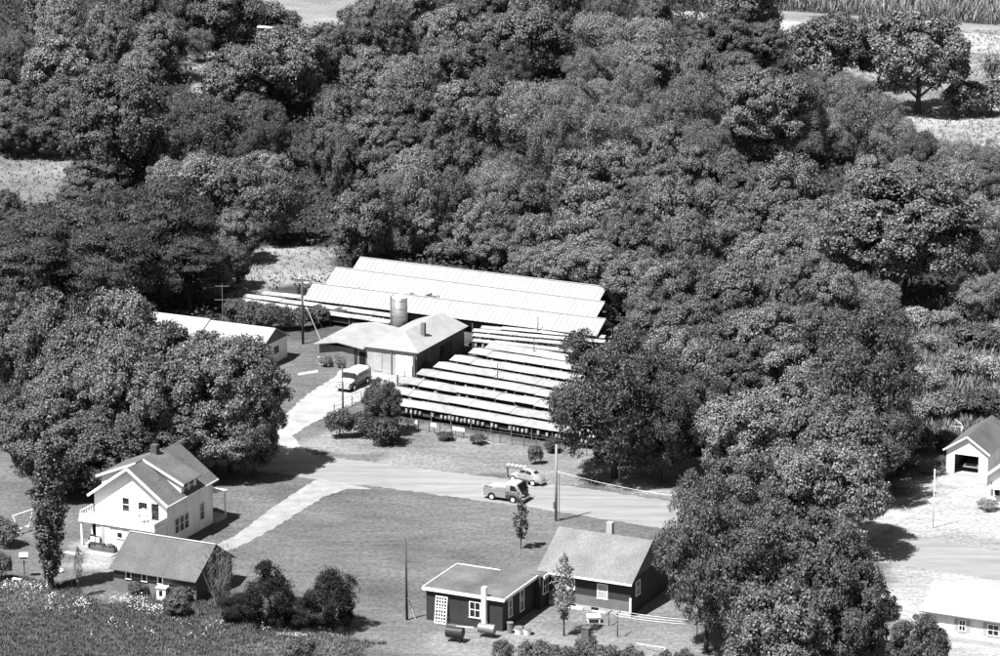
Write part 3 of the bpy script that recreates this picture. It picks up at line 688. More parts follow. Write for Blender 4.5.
# a bare, many-stemmed shrub by the brown garage
bo = thing('bare_shrub', 'bare twiggy shrub with upright grey stems at the gable of the brown garage', 'bush', gp(222, 607))
rng = np.random.default_rng(55); m = MB(); tw = []
for k in range(34):
    a = rng.uniform(0, 6.28); p = Vector((math.cos(a) * 0.4 * rng.uniform(), math.sin(a) * 0.4 * rng.uniform(), 0)); sp = rng.uniform(0.1, 0.5)
    for j in range(4):
        q = p + Vector((math.cos(a) * sp * 0.9 + rng.normal() * 0.12, math.sin(a) * sp * 0.9 + rng.normal() * 0.12, rng.uniform(0.9, 1.45)))
        m.tube(p, q, 0.045 - 0.009 * j, 0.036 - 0.009 * j, 4, False)
        for _ in range(3):
            e = q + Vector((rng.normal() * 0.35, rng.normal() * 0.35, rng.uniform(0.2, 0.8))); m.tube(q, e, 0.018, 0.006, 3, False)
        p = q
m.build('stem', 'twig', bo)

for px, by, top, lab in ((866, 168, 140, 'bare pale snag between pale trees near the right-hand field'), (921, 178, 158, 'short bare pale snag below the right-hand field'), (644, 96, 70, 'bare snag among pale trees at top centre'), (958, 440, 424, 'broken pale stump in the brush above the open garage')):
    bs = gp(px, by); h = (by - top) / scale_at(bs.y); d = thing('dead_tree', lab, 'tree', bs); m = MB(); p = Vector((0, 0, 0)); rng = np.random.default_rng(px)
    for j in range(5):
        q = p + Vector((rng.normal() * 0.2, rng.normal() * 0.2, h / 5)); m.tube(p, q, 0.16 - 0.025 * j, 0.14 - 0.025 * j, 6, False)
        if j > 1:
            e = q + Vector((rng.normal() * 1.0, rng.normal() * 1.0, h * 0.15)); m.tube(q, e, 0.06, 0.02, 5, False)
        p = q
    m.build('trunk', 'pale_wood', d)
# ------------------------------------------------------------------ weeds, hay and corn (uncountable)
def blades(name, P, hgt, width, spread, nb, mat, seed, label):
    rng = np.random.default_rng(seed); n = len(P)
    P = np.repeat(P, nb, 0); k = len(P)
    a = rng.uniform(0, 6.28, k); d = np.stack([np.cos(a), np.sin(a), np.zeros(k)], 1); s = np.stack([-np.sin(a), np.cos(a), np.zeros(k)], 1)
    h = hgt * rng.uniform(0.5, 1.3, (k, 1)) * np.repeat(rng.uniform(0.6, 1.3, (n, 1)), nb, 0)
    base = P + d * rng.uniform(0, spread, (k, 1)); w = width * rng.uniform(0.6, 1.4, (k, 1)); lean = rng.uniform(0.1, 0.7, (k, 1))
    up = np.array([0, 0, 1.0])
    V = np.stack([base - s * w * 0.6, base + s * w * 0.6, base + up * h * 0.6 + d * h * lean * 0.4 + s * w, base + up * h * 0.6 + d * h * lean * 0.4 - s * w,
                  base + up * h + d * h * lean], 1).reshape(-1, 3)
    i = np.arange(k)[:, None] * 5
    F4 = np.concatenate([i + np.array([[0, 1, 2, 3]])], 0)
    F3 = i + np.array([[3, 2, 4]])
    me = bpy.data.meshes.new(name)
    me.vertices.add(len(V)); me.vertices.foreach_set('co', V.astype(np.float32).ravel())
    li = np.concatenate([F4.ravel(), F3.ravel()]).astype(np.int32); me.loops.add(len(li)); me.loops.foreach_set('vertex_index', li)
    ls = np.concatenate([np.arange(0, 4 * k, 4), 4 * k + np.arange(0, 3 * k, 3)]).astype(np.int32)
    lt = np.concatenate([np.full(k, 4), np.full(k, 3)]).astype(np.int32)
    me.polygons.add(2 * k); me.polygons.foreach_set('loop_start', ls); me.polygons.foreach_set('loop_total', lt); me.update(calc_edges=True)
    me.materials.append(MATS[mat])
    return tag(link_mesh(name, me), label, None, None, 'stuff')
def scatter(kind_name, n, seed, xr=(-100, 100), yr=(-123, 255)):
    rng = np.random.default_rng(seed)
    x = rng.uniform(*xr, n); y = rng.uniform(*yr, n); _, k = cover_at(x, y)
    ids = [i + 1 for i, c in enumerate(COVER_P) if c[0] == kind_name]
    ok = np.isin(k, ids)
    x = x[ok]; y = y[ok]
    a_, b_ = x * AX.x + y * AX.y, x * BX.x + y * BX.y
    ok = ~((b_ < -52) & (b_ > -63.5))
    return np.stack([x[ok], y[ok], np.zeros(ok.sum())], 1)
P = scatter('weeds', 60000, 1, (-65, 10), (-123, -88))
cl = vnoise(P[:, 0], P[:, 1] * 0.6, 5, 0.28) * 0.7 + vnoise(P[:, 0], P[:, 1], 6, 1.2) * 0.3
blades('weeds', P[cl > 0.36], 0.27, 0.022, 0.3, 5, 'weed_blade', 2, 'tall unmown weeds at the bottom left')
blades('dry_weeds', P[(cl < 0.38)][:7000], 0.26, 0.02, 0.25, 5, 'hay_blade', 21, 'pale dry grass among the weeds at the bottom left')
P = scatter('hay', 120000, 3); P = P[P[:, 1] < 190]
blades('hay', P, 0.34, 0.045, 0.4, 4, 'hay_blade', 4, 'pale rough grass of the fields and clearings')
rng = np.random.default_rng(77)
ux = rng.uniform(-95, 95, 60000); uy = rng.uniform(-60, 230, 60000); _, uk = cover_at(ux, uy)
ok = (uk == 0); UP = np.stack([ux[ok], uy[ok], np.zeros(ok.sum())], 1); UP = np.repeat(UP, 4, 0)
UP += np.stack([rng.normal(size=len(UP)) * 0.4, rng.normal(size=len(UP)) * 0.4, rng.uniform(0.1, 1.3, len(UP))], 1)
tag(link_mesh('undergrowth', leaves_to_mesh('undergrowth', UP, sph(rng, len(UP)) + np.array([0, 0, 0.8]), 0.24, 1.6, rng, 'undergrowth_leaf')), 'leafy undergrowth on the woodland floor, coloured dark for shade', None, None, 'stuff')
P = scatter('brush', 60000, 31, (25, 95), (-60, 30))
blades('brush', P, 0.95, 0.05, 0.6, 6, 'brush_blade', 32, 'continuous pale scrub between the bushes on the right slope')
# corn rows beyond the far road
cr_ = []
q0 = gp(650, 4); q1 = gp(1100, 34)
for i in range(26):
    off = BX * (i * 1.0 + 2.0)
    A0 = q0 + off; n_ = 150
    for j in range(n_):
        c = q0.lerp(q1, j / n_) + off
        cr_.append((c.x + random.uniform(-0.15, 0.15), c.y + random.uniform(-0.2, 0.2), 0))
blades('corn', np.array(cr_), 2.3, 0.09, 0.12, 6, 'corn_blade', 9, 'standing corn in rows at the top right')
# white flower heads in the weeds
def flowers(name, P, r, z0, z1, seed, label, ntuft=5):
    rng = np.random.default_rng(seed); n = len(P)
    P = np.repeat(P, ntuft, 0) + np.concatenate([rng.normal(size=(n * ntuft, 2)) * 0.16, rng.uniform(z0, z1, (n * ntuft, 1))], 1)
    N = np.stack([rng.normal(size=len(P)) * 0.4 - 0.3, rng.normal(size=len(P)) * 0.4 - 0.4, np.ones(len(P))], 1)
    me = leaves_to_mesh(name, P, N, r, 1.0, rng, 'flower_white')
    return tag(link_mesh(name, me), label, None, None, 'stuff')
fp = []
for (x, y, sx, sy, n) in [(10, 590, 18, 3, 50), (40, 592, 16, 4, 40), (85, 606, 12, 3, 40), (128, 604, 14, 4, 90), (150, 612, 14, 5, 110), (70, 612, 26, 6, 40), (45, 600, 22, 5, 40), (215, 625, 30, 6, 16), (120, 630, 50, 10, 20), (200, 640, 50, 8, 22), (260, 632, 20, 4, 10)]:
    for _ in range(n):
        q = gp(random.gauss(x, sx * 0.6), random.gauss(y, sy * 0.6)); fp.append((q.x, q.y, 0))
flowers('wild_flowers', np.array(fp)[::3], 0.05, 0.3, 0.75, 12, 'white wild flowers among the weeds at the bottom left')
fp = []
for (x, y, sx, sy, n) in [(326, 361, 6, 4, 16), (343, 361, 7, 4, 22)]:
    for _ in range(n):
        q = gp(random.uniform(x - sx, x + sx), y + 4); fp.append((q.x, q.y + random.uniform(-0.6, -0.2), random.uniform(0.1, 0.9)))
flowers('hydrangea_blooms', np.array(fp), 0.14, 0.0, 0.25, 13, 'white blooms on the bushes at the annex wall', 3)

# ================================================================== buildings
def gable_walls(m, x0, x1, y0, y1, he, zr, axis='y'):
    """closed wall body with gable ends; ridge along axis"""
    if axis == 'y':
        xm = (x0 + x1) / 2
        m.prism([(x0, 0), (x1, 0), (x1, he), (xm, zr), (x0, he)], y0, y1)
    else:
        ym = (y0 + y1) / 2; i = len(m.v); k = 5
        prof = [(y0, 0), (y1, 0), (y1, he), (ym, zr), (y0, he)]
        m.v += [(x0, y, z) for y, z in prof] + [(x1, y, z) for y, z in prof]
        m.f.append(tuple(range(i, i + k))); m.f.append(tuple(range(i + 2 * k - 1, i + k - 1, -1)))
        for a in range(k):
            c = (a + 1) % k; m.f.append((i + a, i + k + a, i + k + c, i + c))
    return m
def shadowline_board(parent, pts, w, name='fascia', mat='white_paint'):
    m = MB()
    for p, q in zip(pts[:-1], pts[1:]): m.bar(p, q, 0.06, w)
    return m.build(name, mat, parent)

# ---- white one-and-a-half storey house
wh = thing('house', 'white wooden house with grey dormered roof and balcony over its front porch', 'house', W(-2.0, -86.0), YAW)
HW, HL, HE, ZR = 7.85, 8.6, 4.55, 7.4
XC = HW / 2; SLP = (ZR - HE) / XC
gable_walls(MB(), 0, HW, 0, HL, HE, ZR - 0.02).build('wall', 'white_siding', wh)
OV = 0.42
def rz(x): return ZR + 0.12 - abs(x - XC) * SLP
rf = MB()
rf.slab([(-OV, -0.5, rz(-OV)), (XC, -0.5, rz(XC)), (XC, HL + 0.45, rz(XC)), (-OV, HL + 0.45, rz(-OV))], 0.14)
rf.slab([(XC, -0.5, rz(XC)), (HW + OV, -0.5, rz(HW + OV)), (HW + OV, HL + 0.45, rz(HW + OV)), (XC, HL + 0.45, rz(XC))], 0.14)
roof = rf.build('roof', 'roof_shingle', wh)
shadowline_board(roof, [(-OV, -0.54, rz(-OV) - 0.09), (XC, -0.54, rz(XC) - 0.09), (HW + OV, -0.54, rz(HW + OV) - 0.09)], 0.24)
shadowline_board(roof, [(HW + OV + 0.03, -0.5, rz(HW + OV) - 0.09), (HW + OV + 0.03, HL + 0.45, rz(HW + OV) - 0.09)], 0.15)
shadowline_board(roof, [(-OV - 0.03, -0.5, rz(-OV) - 0.09), (-OV - 0.03, HL + 0.45, rz(-OV) - 0.09)], 0.15)
# shed dormers, one on each slope
for side, ya, yb, zf in ((1, 2.7, 5.6, 5.7), (-1, 1.4, 6.4, 5.85)):
    d = MB()
    xf = HW - 0.01 if side > 0 else 0.01
    def X(v): return XC + side * v
    half = XC - 0.01
    d.prism([(X(half), HE - 0.3), (X(half), zf), (X(0.15), ZR - 0.03), (X(0.15), HE)], ya, yb)
    dm = d.build('dormer', 'white_siding', wh)
    sr = MB(); e = half + 0.45; sl_ = (ZR + 0.16 - zf - 0.12) / half
    sr.slab([(X(0.0), ya - 0.25, ZR + 0.2), (X(e), ya - 0.25, zf + 0.12 - 0.45 * sl_), (X(e), yb + 0.25, zf + 0.12 - 0.45 * sl_), (X(0.0), yb + 0.25, ZR + 0.2)], 0.12)
    sr.build('dormer_roof', 'roof_shingle', dm)
    shadowline_board(dm, [(X(0.0), ya - 0.28, ZR + 0.12), (X(e), ya - 0.28, zf + 0.04 - 0.45 * sl_)], 0.2)
    if side > 0:
        for yy in (ya + 0.85, ya + 1.95): window(dm, (HW - 0.01, yy, zf - 0.72), R(90), 0.8, 1.1)
ch = MB().box(XC - 0.35, XC + 0.3, 4.5, 5.1, 6.9, 8.35).build('chimney', 'brick_red', roof)
MB().box(XC - 0.42, XC + 0.37, 4.43, 5.17, 8.35, 8.47).build('chimney_cap', 'concrete', ch) if False else None
for yy, zz in ((2.9, 5.75), (2.2, 5.25)):
    MB().tube((6.0, yy - 1.2, zz - 0.35), (6.0, yy - 1.2, zz + 0.35), 0.09, n=8).build('vent_pipe', 'galvanised', wh)
for yy in (1.75, 2.65, 3.55): window(wh, (HW, yy, 1.75), R(90), 0.75, 1.45)
window(wh, (HW, 6.5, 1.8), R(90), 0.75, 1.6)
window(wh, (3.45, 0, 3.75), 0, 0.7, 1.3)
window(wh, (5.3, 0, 3.45), 0, 0.95, 1.5)
panel(wh, (6.6, 0, 3.35), 0, 0.75, 1.75, 'glass', 'door')
# front porch with balcony on top
PD = 2.3
pw = MB()
pw.box(1.5, HW - 0.03, -PD, -0.02, 0.0, 2.35).box(0.0, 1.5, -0.7, -0.02, 0, 2.35)
pw.build('porch_wall', 'white_siding', wh)
MB().box(-0.25, HW + 0.1, -PD - 0.2, -0.01, 2.35, 2.62).build('balcony_floor', 'white_paint', wh)
MB().box(-0.2, HW + 0.05, -PD - 0.15, -PD - 0.05, 2.62, 3.12).box(HW - 0.05, HW + 0.05, -PD - 0.05, -0.1, 2.62, 3.12).build('parapet', 'white_siding', wh)
rl = MB().bar((-0.15, -PD, 3.3), (-0.15, 0, 3.3), 0.09).bar((-0.15, -PD, 2.75), (-0.15, 0, 2.75), 0.07)
for k in range(6): rl.bar((-0.15, -PD + 0.05 + k * 0.43, 2.62), (-0.15, -PD + 0.05 + k * 0.43, 3.3), 0.06)
rl.build('railing', 'white_paint', wh)
MB().box(-0.15, 0.03, -PD - 0.05, -PD + 0.12, 0, 2.35).build('porch_post', 'white_paint', wh)
MB().tube((6.9, -PD - 0.1, 0), (6.9, -PD - 0.1, 3.3), 0.06, n=6).build('downpipe', 'galvanised', wh)
panel(wh, (2.55, -PD, 1.15), 0, 1.1, 2.1, 'white_paint', 'door', 0.06)
panel(wh, (2.25, -PD - 0.02, 1.2), 0, 0.35, 1.9, 'curtain', 'door_screen', 0.08)
window(wh, (4.1, -PD, 1.5), 0, 0.5, 0.5, 1, 1); window(wh, (5.9, -PD, 1.45), 0, 0.75, 0.5, 1, 1)
for k in range(4):
    MB().box(0.2, 1.45, -1.0 - 0.3 * (k + 1), -1.0 - 0.3 * k, 0, 0.68 - 0.17 * k).build('step', 'concrete', wh)
panel(wh, (0.75, -0.71, 1.25), 0, 1.1, 2.0, 'black_void', 'doorway', 0.03)
# rear side entry under a small roof
MB().slab([(HW - 1.6, HL + 0.02, 3.1), (HW + 0.5, HL + 0.02, 3.1), (HW + 0.5, HL + 2.1, 2.8), (HW - 1.6, HL + 2.1, 2.8)], 0.14).build('entry_roof', 'white_paint', wh)
MB().tube((HW + 0.3, HL + 1.9, 0), (HW + 0.3, HL + 1.9, 2.8), 0.08, n=6).build('entry_post', 'white_paint', wh)
MB().box(HW - 1.5, HW + 0.4, HL + 0.02, HL + 2.0, 0, 0.35).build('entry_step', 'concrete', wh)
panel(wh, (HW - 0.7, HL, 1.4), R(180), 0.9, 2.0, 'dark_siding', 'door')
MB().box(1.6, 4.4, -PD - 2.2, -PD - 0.05, 0.0, 0.12).build('porch_slab', 'concrete', wh)
# things on the porch and balcony
pf = thing('planter_box', 'dark planter box beside the porch steps of the white house', 'planter', W(-2.0, -86.0) + AX * 1.9 - BX * (PD + 1.0), YAW)
MB().box(-0.25, 2.3, -0.35, 0.35, 0.12, 0.55).build('tub', 'old_wood', pf)
rng = np.random.default_rng(4); PP = np.stack([rng.uniform(-0.2, 2.2, 160), rng.uniform(-0.3, 0.3, 160), rng.uniform(0.5, 0.85, 160)], 1)
link_mesh('plants', leaves_to_mesh('plants', PP, sph(rng, 160) + np.array([0, 0, 0.5]), 0.11, 1.6, rng, 'leaf_shrub'), pf)
gl = thing('porch_glider', 'dark framed glider seat with pale cushions on the white house porch', 'seat', W(-2.0, -86.0) + AX * 1.55 - BX * (PD + 0.45), YAW)
MB().box(-0.55, 0.55, -0.2, 0.25, 0.35, 0.45).box(-0.55, 0.55, 0.2, 0.27, 0.45, 1.15).build('seat', 'dark_metal', gl)
for s in (-0.5, 0.5): MB().box(s - 0.04, s + 0.04, -0.22, 0.26, 0.0, 0.35).build('leg', 'dark_metal', gl)
for s in (-0.27, 0.27): MB().box(s - 0.22, s + 0.22, 0.14, 0.2, 0.55, 1.05).build('cushion', 'white_paint', gl)
bc = thing('balcony_chair', 'white round-backed chair on the white house balcony', 'chair', W(-2.0, -86.0, 2.62) + AX * 5.9 - BX * 1.0, YAW + 0.5)
MB().box(-0.35, 0.35, -0.3, 0.3, 0.35, 0.45).build('seat', 'white_paint', bc)
MB().tube((0, 0.3, 0.85), (0, 0.36, 0.85), 0.42, 0.42, 14).build('backrest', 'white_paint', bc)
for sx in (-0.28, 0.28):
    for sy in (-0.24, 0.24): MB().box(sx - 0.03, sx + 0.03, sy - 0.03, sy + 0.03, 0, 0.35).build('leg', 'white_paint', bc)

# ---- brown garage, lower left
bgx = thing('garage', 'low brown wooden garage with grey gable roof before the white house', 'garage', W(7.2, -97.9), YAW)
gw, gd, ge, gr_ = 8.5, 6.6, 2.25, 4.35
gable_walls(MB(), 0, gw, 0, gd, ge, gr_ - 0.05, 'x').build('wall', 'brown_siding', bgx)
MB().box(-0.03, gw + 0.03, -0.035, -0.001, 0.0, 1.45).build('lower_boards', 'mid_brick', bgx)
sl2 = (gr_ - ge) / (gd / 2)
def gz(y): return gr_ + 0.1 - abs(y - gd / 2) * sl2
rf = MB()
rf.slab([(-0.25, -0.4, gz(-0.4)), (gw + 0.25, -0.4, gz(-0.4)), (gw + 0.25, gd / 2, gz(gd / 2)), (-0.25, gd / 2, gz(gd / 2))], 0.1)
rf.slab([(-0.25, gd / 2, gz(gd / 2)), (gw + 0.25, gd / 2, gz(gd / 2)), (gw + 0.25, gd + 0.4, gz(gd + 0.4)), (-0.25, gd + 0.4, gz(gd + 0.4))], 0.1)
rg = rf.build('roof', 'roof_shingle_pale', bgx)
MB().bar((-0.25, gd / 2, gr_ + 0.13), (gw + 0.25, gd / 2, gr_ + 0.13), 0.2, 0.05).build('ridge_cap', 'concrete', rg)
MB().bar((-0.25, -0.45, gz(-0.4) - 0.06), (gw + 0.25, -0.45, gz(-0.4) - 0.06), 0.1, 0.1).build('gutter', 'galvanised', rg)
for xx in (1.55, 3.2, 4.85): window(bgx, (xx, -0.036, 1.62), 0, 0.42, 0.75, 1, 1)

# ---- dark house with flat-roofed wing, bottom centre
dh = thing('house', 'dark sided low house with grey gable roof and flat-roofed wing', 'house', W(36.4, -93.4), YAW)
FW, FD, FZ = 7.4, 6.7, 2.95
MB().box(0, FW, 0, FD, 0, FZ).build('wing_wall', 'dark_siding', dh)
fr = MB().box(-0.22, FW + 0.22, -0.22, FD + 0.1, FZ, FZ + 0.1).build('wing_roof', 'flat_roof', dh)
MB().box(-0.3, FW + 0.3, -0.3, -0.221, FZ - 0.12, FZ + 0.16).box(-0.3, -0.221, -0.22, FD + 0.1, FZ - 0.12, FZ + 0.16).box(FW + 0.221, FW + 0.3, -0.22, FD + 0.1, FZ - 0.12, FZ + 0.16).box(-0.22, FW - 3.4, FD + 0.101, FD + 0.16, FZ - 0.12, FZ + 0.16).build('fascia', 'white_paint', fr)
MB().box(4.6, FW + 0.6, FD + 0.0, FD + 2.6, 0, FZ + 0.02).build('link_wall', 'dark_siding', dh)
MB().box(4.35, FW + 0.85, FD + 0.101, FD + 2.55, FZ + 0.02, FZ + 0.13).build('link_roof', 'flat_roof', dh)
MB().box(FW + 0.851, FW + 0.93, FD + 0.1, FD + 2.3, FZ - 0.1, FZ + 0.18).build('fascia', 'white_paint', dh)
mx0, mx1, my0, my1, me_, mr = 7.4, 16.0, 8.3, 17.0, 3.3, 5.75
gable_walls(MB(), mx0, mx1, my0, my1, me_, mr - 0.05, 'x').build('main_wall', 'dark_siding', dh)
MB().box(FW + 0.7, mx1 + 0.03, my0 - 0.04, my0 - 0.001, 0.42, 1.35).build('lower_wall', 'mid_brick', dh)
MB().box(FW + 0.7, mx1 + 0.06, my0 - 0.07, my0 - 0.001, 0.0, 0.418).build('foundation', 'white_masonry', dh)
MB().box(mx1 - 0.09, mx1 + 0.09, my0 - 0.09, my0 + 0.05, 0.42, 1.7).build('corner_board', 'white_paint', dh)
ym = (my0 + my1) / 2; sl3 = (mr - me_) / (ym - my0)
def mz(y): return mr + 0.1 - abs(y - ym) * sl3
rf = MB()
rf.slab([(mx0 - 0.3, my0 - 0.45, mz(my0 - 0.45)), (mx1 + 0.3, my0 - 0.45, mz(my0 - 0.45)), (mx1 + 0.3, ym, mz(ym)), (mx0 - 0.3, ym, mz(ym))], 0.12)
rf.slab([(mx0 - 0.3, ym, mz(ym)), (mx1 + 0.3, ym, mz(ym)), (mx1 + 0.3, my1 + 0.45, mz(my1 + 0.45)), (mx0 - 0.3, my1 + 0.45, mz(my1 + 0.45))], 0.12)
rm = rf.build('roof', 'roof_shingle_light', dh)
MB().bar((FW + 0.95, my0 - 0.49, mz(my0 - 0.45) - 0.06), (mx1 + 0.3, my0 - 0.49, mz(my0 - 0.45) - 0.06), 0.07, 0.16).build('fascia', 'white_paint', rm)
m = MB(); m.poly([(mx1 + 0.012, my0, me_), (mx1 + 0.012, my1, me_), (mx1 + 0.012, ym, mr - 0.03)]); m.v += [(x - 0.01, y, z) for x, y, z in m.v[:3]]; m.f.append((5, 4, 3)); m.f += [(0, 3, 4, 1), (1, 4, 5, 2), (2, 5, 3, 0)]
m.build('gable', 'gable_grey', dh)
c_ = MB().box(11.6, 12.15, ym + 0.3, ym + 0.85, 5.2, 6.75).build('chimney', 'concrete', rm)
MB().tube((9.3, my0 + 0.9, 3.5), (9.3, my0 + 0.9, 4.35), 0.08, n=8).tube((9.3, my0 + 0.9, 4.35), (9.0, my0 + 0.8, 4.5), 0.1, n=8).build('vent_pipe', 'dark_metal', rm)
window(dh, (4.75, 0, 1.62), 0, 0.95, 1.35, 2, 2)
window(dh, (FW, 1.55, 1.7), R(90), 0.65, 1.45, 1, 2)
window(dh, (FW, 4.0, 1.65), R(90), 0.7, 1.85, 1, 2)
window(dh, (FW + 0.6, FD + 1.3, 1.9), R(90), 1.5, 1.2, 3, 2)
window(dh, (10.2, my0, 2.2), 0, 0.75, 0.85, 2, 2, pane='curtain')
window(dh, (13.3, my0, 1.95), 0, 0.85, 1.25, 1, 2, pane='curtain')
window(dh, (mx1, my0 + 1.6, 2.2), R(90), 0.8, 1.2, 1, 2)
MB().box(5.55, 5.95, -0.42, -0.02, 0.25, 3.95).build('flue', 'white_paint', dh)
for xx in (10.4, 12.6): panel(dh, (xx, my0 - 0.07, 0.25), 0, 0.7, 0.28, 'black_void', 'cellar_window', 0.02)

# ---- block building of the fur farm, its annex and feed bin
mk = thing('farm_building', 'white-roofed block farm building with chimney beside the pens', 'building', W(-5.0, -23.6), YAW)
bw_, bl, be, br_ = 6.0, 12.0, 2.9, 4.05
MB().box(0, bw_, 0, bl, 0, be).build('wall', 'grey_block', mk)
MB().prism([(0, be), (bw_, be), (bw_ / 2, br_)], bl - 0.2, bl).build('rear_gable', 'grey_block', mk)
MB().box(-0.02, bw_ - 0.0, -0.05, -0.001, 0, be - 0.05).build('front_wall', 'white_masonry', mk)
e = 0.35; zb = be + 0.05; zt = br_ + 0.1
rf = MB()
rf.slab([(-e, -e, zb), (-e, bl + e, zb), (bw_ / 2, bl + e, zt), (bw_ / 2, 3.2, zt)], 0.1)
rf.slab([(bw_ + e, -e, zb), (bw_ + e, bl + e, zb), (bw_ / 2, bl + e, zt), (bw_ / 2, 3.2, zt)], 0.1)
rf.slab([(-e, -e, zb), (bw_ + e, -e, zb), (bw_ / 2, 3.2, zt)], 0.1)
rk = rf.build('roof', 'roof_bright', mk)
MB().box(4.35, 4.8, 4.3, 4.75, 3.1, 5.0).build('chimney', 'grey_block_front', rk)
panel(mk, (1.3, -0.05, 1.3), 0, 0.95, 2.0, 'curtain', 'door'); panel(mk, (4.6, -0.05, 1.25), 0, 2.2, 2.3, 'white_paint', 'garage_door', 0.04)
panel(mk, (5.75, -0.06, 1.3), 0, 0.3, 2.2, 'old_wood', 'door_leaf', 0.2)
panel(mk, (2.95, -0.06, 1.45), 0, 0.12, 2.7, 'galvanised', 'downpipe', 0.1)
window(mk, (bw_, 3.2, 1.6), R(90), 0.7, 1.1, 1, 1, frame='grey_block_front'); panel(mk, (bw_, 6.3, 1.1), R(90), 1.0, 2.1, 'black_void', 'door'); panel(mk, (bw_, 8.0, 1.2), R(90), 1.5, 2.0, 'dark_siding', 'door')
aw, al, ae = 5.7, 8.9, 2.45
MB().box(-6.1, -0.05, 0.2, al, 0, ae).build('annex_wall', 'grey_block_front', mk)
ar = MB()
ar.slab([(-6.55, -0.35, ae + 0.1), (-6.55, al + 0.3, ae + 0.1), (-3.6, al + 0.3, ae + 0.62), (-3.6, -0.35, ae + 0.62)], 0.1)
ar.slab([(-3.595, -0.35, ae + 0.62), (-3.595, al + 0.3, ae + 0.62), (-0.36, al + 0.3, ae + 0.2), (-0.36, -0.35, ae + 0.2)], 0.1)
ar.build('annex_roof', 'roof_bright', mk)
panel(mk, (-0.75, 0.2, 1.1), 0, 0.75, 2.0, 'black_void', 'door'); panel(mk, (-1.6, 0.2, 1.5), 0, 0.3, 1.8, 'dark_metal', 'ladder', 0.06)
tk = thing('feed_bin', 'round metal feed bin standing behind the block farm building roof', 'silo', W(-6.55, -12.6), YAW)
TR, TH_ = 0.86, 5.75
MB().tube((0, 0, 0), (0, 0, TH_), TR, n=28).build('tank', 'galvanised', tk, True)
m = MB().tube((0, 0, TH_), (0, 0, TH_ + 0.28), TR + 0.03, 0.25, 28).build('lid', 'white_paint', tk)
for k in range(6): MB().tube((0, 0, 0.9 + k * 0.9), (0, 0, 0.94 + k * 0.9), TR + 0.015, n=28).build('hoop', 'galvanised', tk)
MB().tube((-TR - 0.2, -0.1, 0), (-TR - 0.2, -0.1, TH_ - 0.05), 0.1, n=8).tube((-TR - 0.2, -0.1, TH_ - 0.05), (-TR + 0.2, -0.1, TH_ + 0.2), 0.1, n=8).build('fill_pipe', 'galvanised', tk)

# ---- white-roofed barn at the left
lb = thing('barn', 'long low barn with white two-part roof and dark gable, behind the shade trees', 'barn', W(-31.2, -28.0), YAW)
lw, ld, le, lr_ = 15.2, 6.2, 2.5, 4.0
gable_walls(MB(), 0, lw, 0, ld, le, lr_ - 0.05, 'x').build('wall', 'white_paint', lb)
def lz(y): return lr_ + 0.08 - abs(y - ld / 2) * (lr_ - le) / (ld / 2)
for nm, xa, xb, dz in (('roof', -0.3, 7.2, 0.14), ('roof', 7.25, lw + 0.3, 0.0)):
    q = MB()
    q.slab([(xa, -0.35, lz(-0.35) + dz), (xb, -0.35, lz(-0.35) + dz), (xb, ld / 2, lz(ld / 2) + dz), (xa, ld / 2, lz(ld / 2) + dz)], 0.08)
    q.slab([(xa, ld / 2, lz(ld / 2) + dz), (xb, ld / 2, lz(ld / 2) + dz), (xb, ld + 0.35, lz(ld + 0.35) + dz), (xa, ld + 0.35, lz(ld + 0.35) + dz)], 0.08)
    q.build(nm, 'roof_metal_white', lb)
m = MB(); xg = lw + 0.012; m.poly([(xg, -0.02, le - 0.05), (xg, ld + 0.02, le - 0.05), (xg, ld / 2, lr_ - 0.05)]); m.v += [(x - 0.01, y, z) for x, y, z in m.v[:3]]; m.f += [(5, 4, 3), (0, 3, 4, 1), (1, 4, 5, 2), (2, 5, 3, 0)]
m.build('gable', 'gable_grey', lb)
window(lb, (lw, 3.6, 1.45), R(90), 0.9, 0.55, 1, 1, frame='old_wood')
an = thing('aerial_mast', 'thin mast with two cross arms behind the white-roofed barn', 'antenna', gp(223, 331))
MB().tube((0, 0, 0), (0, 0, 5.6), 0.04, n=6).build('mast', 'galvanised', an)
for z, w_ in ((5.3, 0.8), (3.7, 0.9)): MB().bar((-w_, 0, z), (w_, 0, z), 0.06).build('arm', 'galvanised', an)

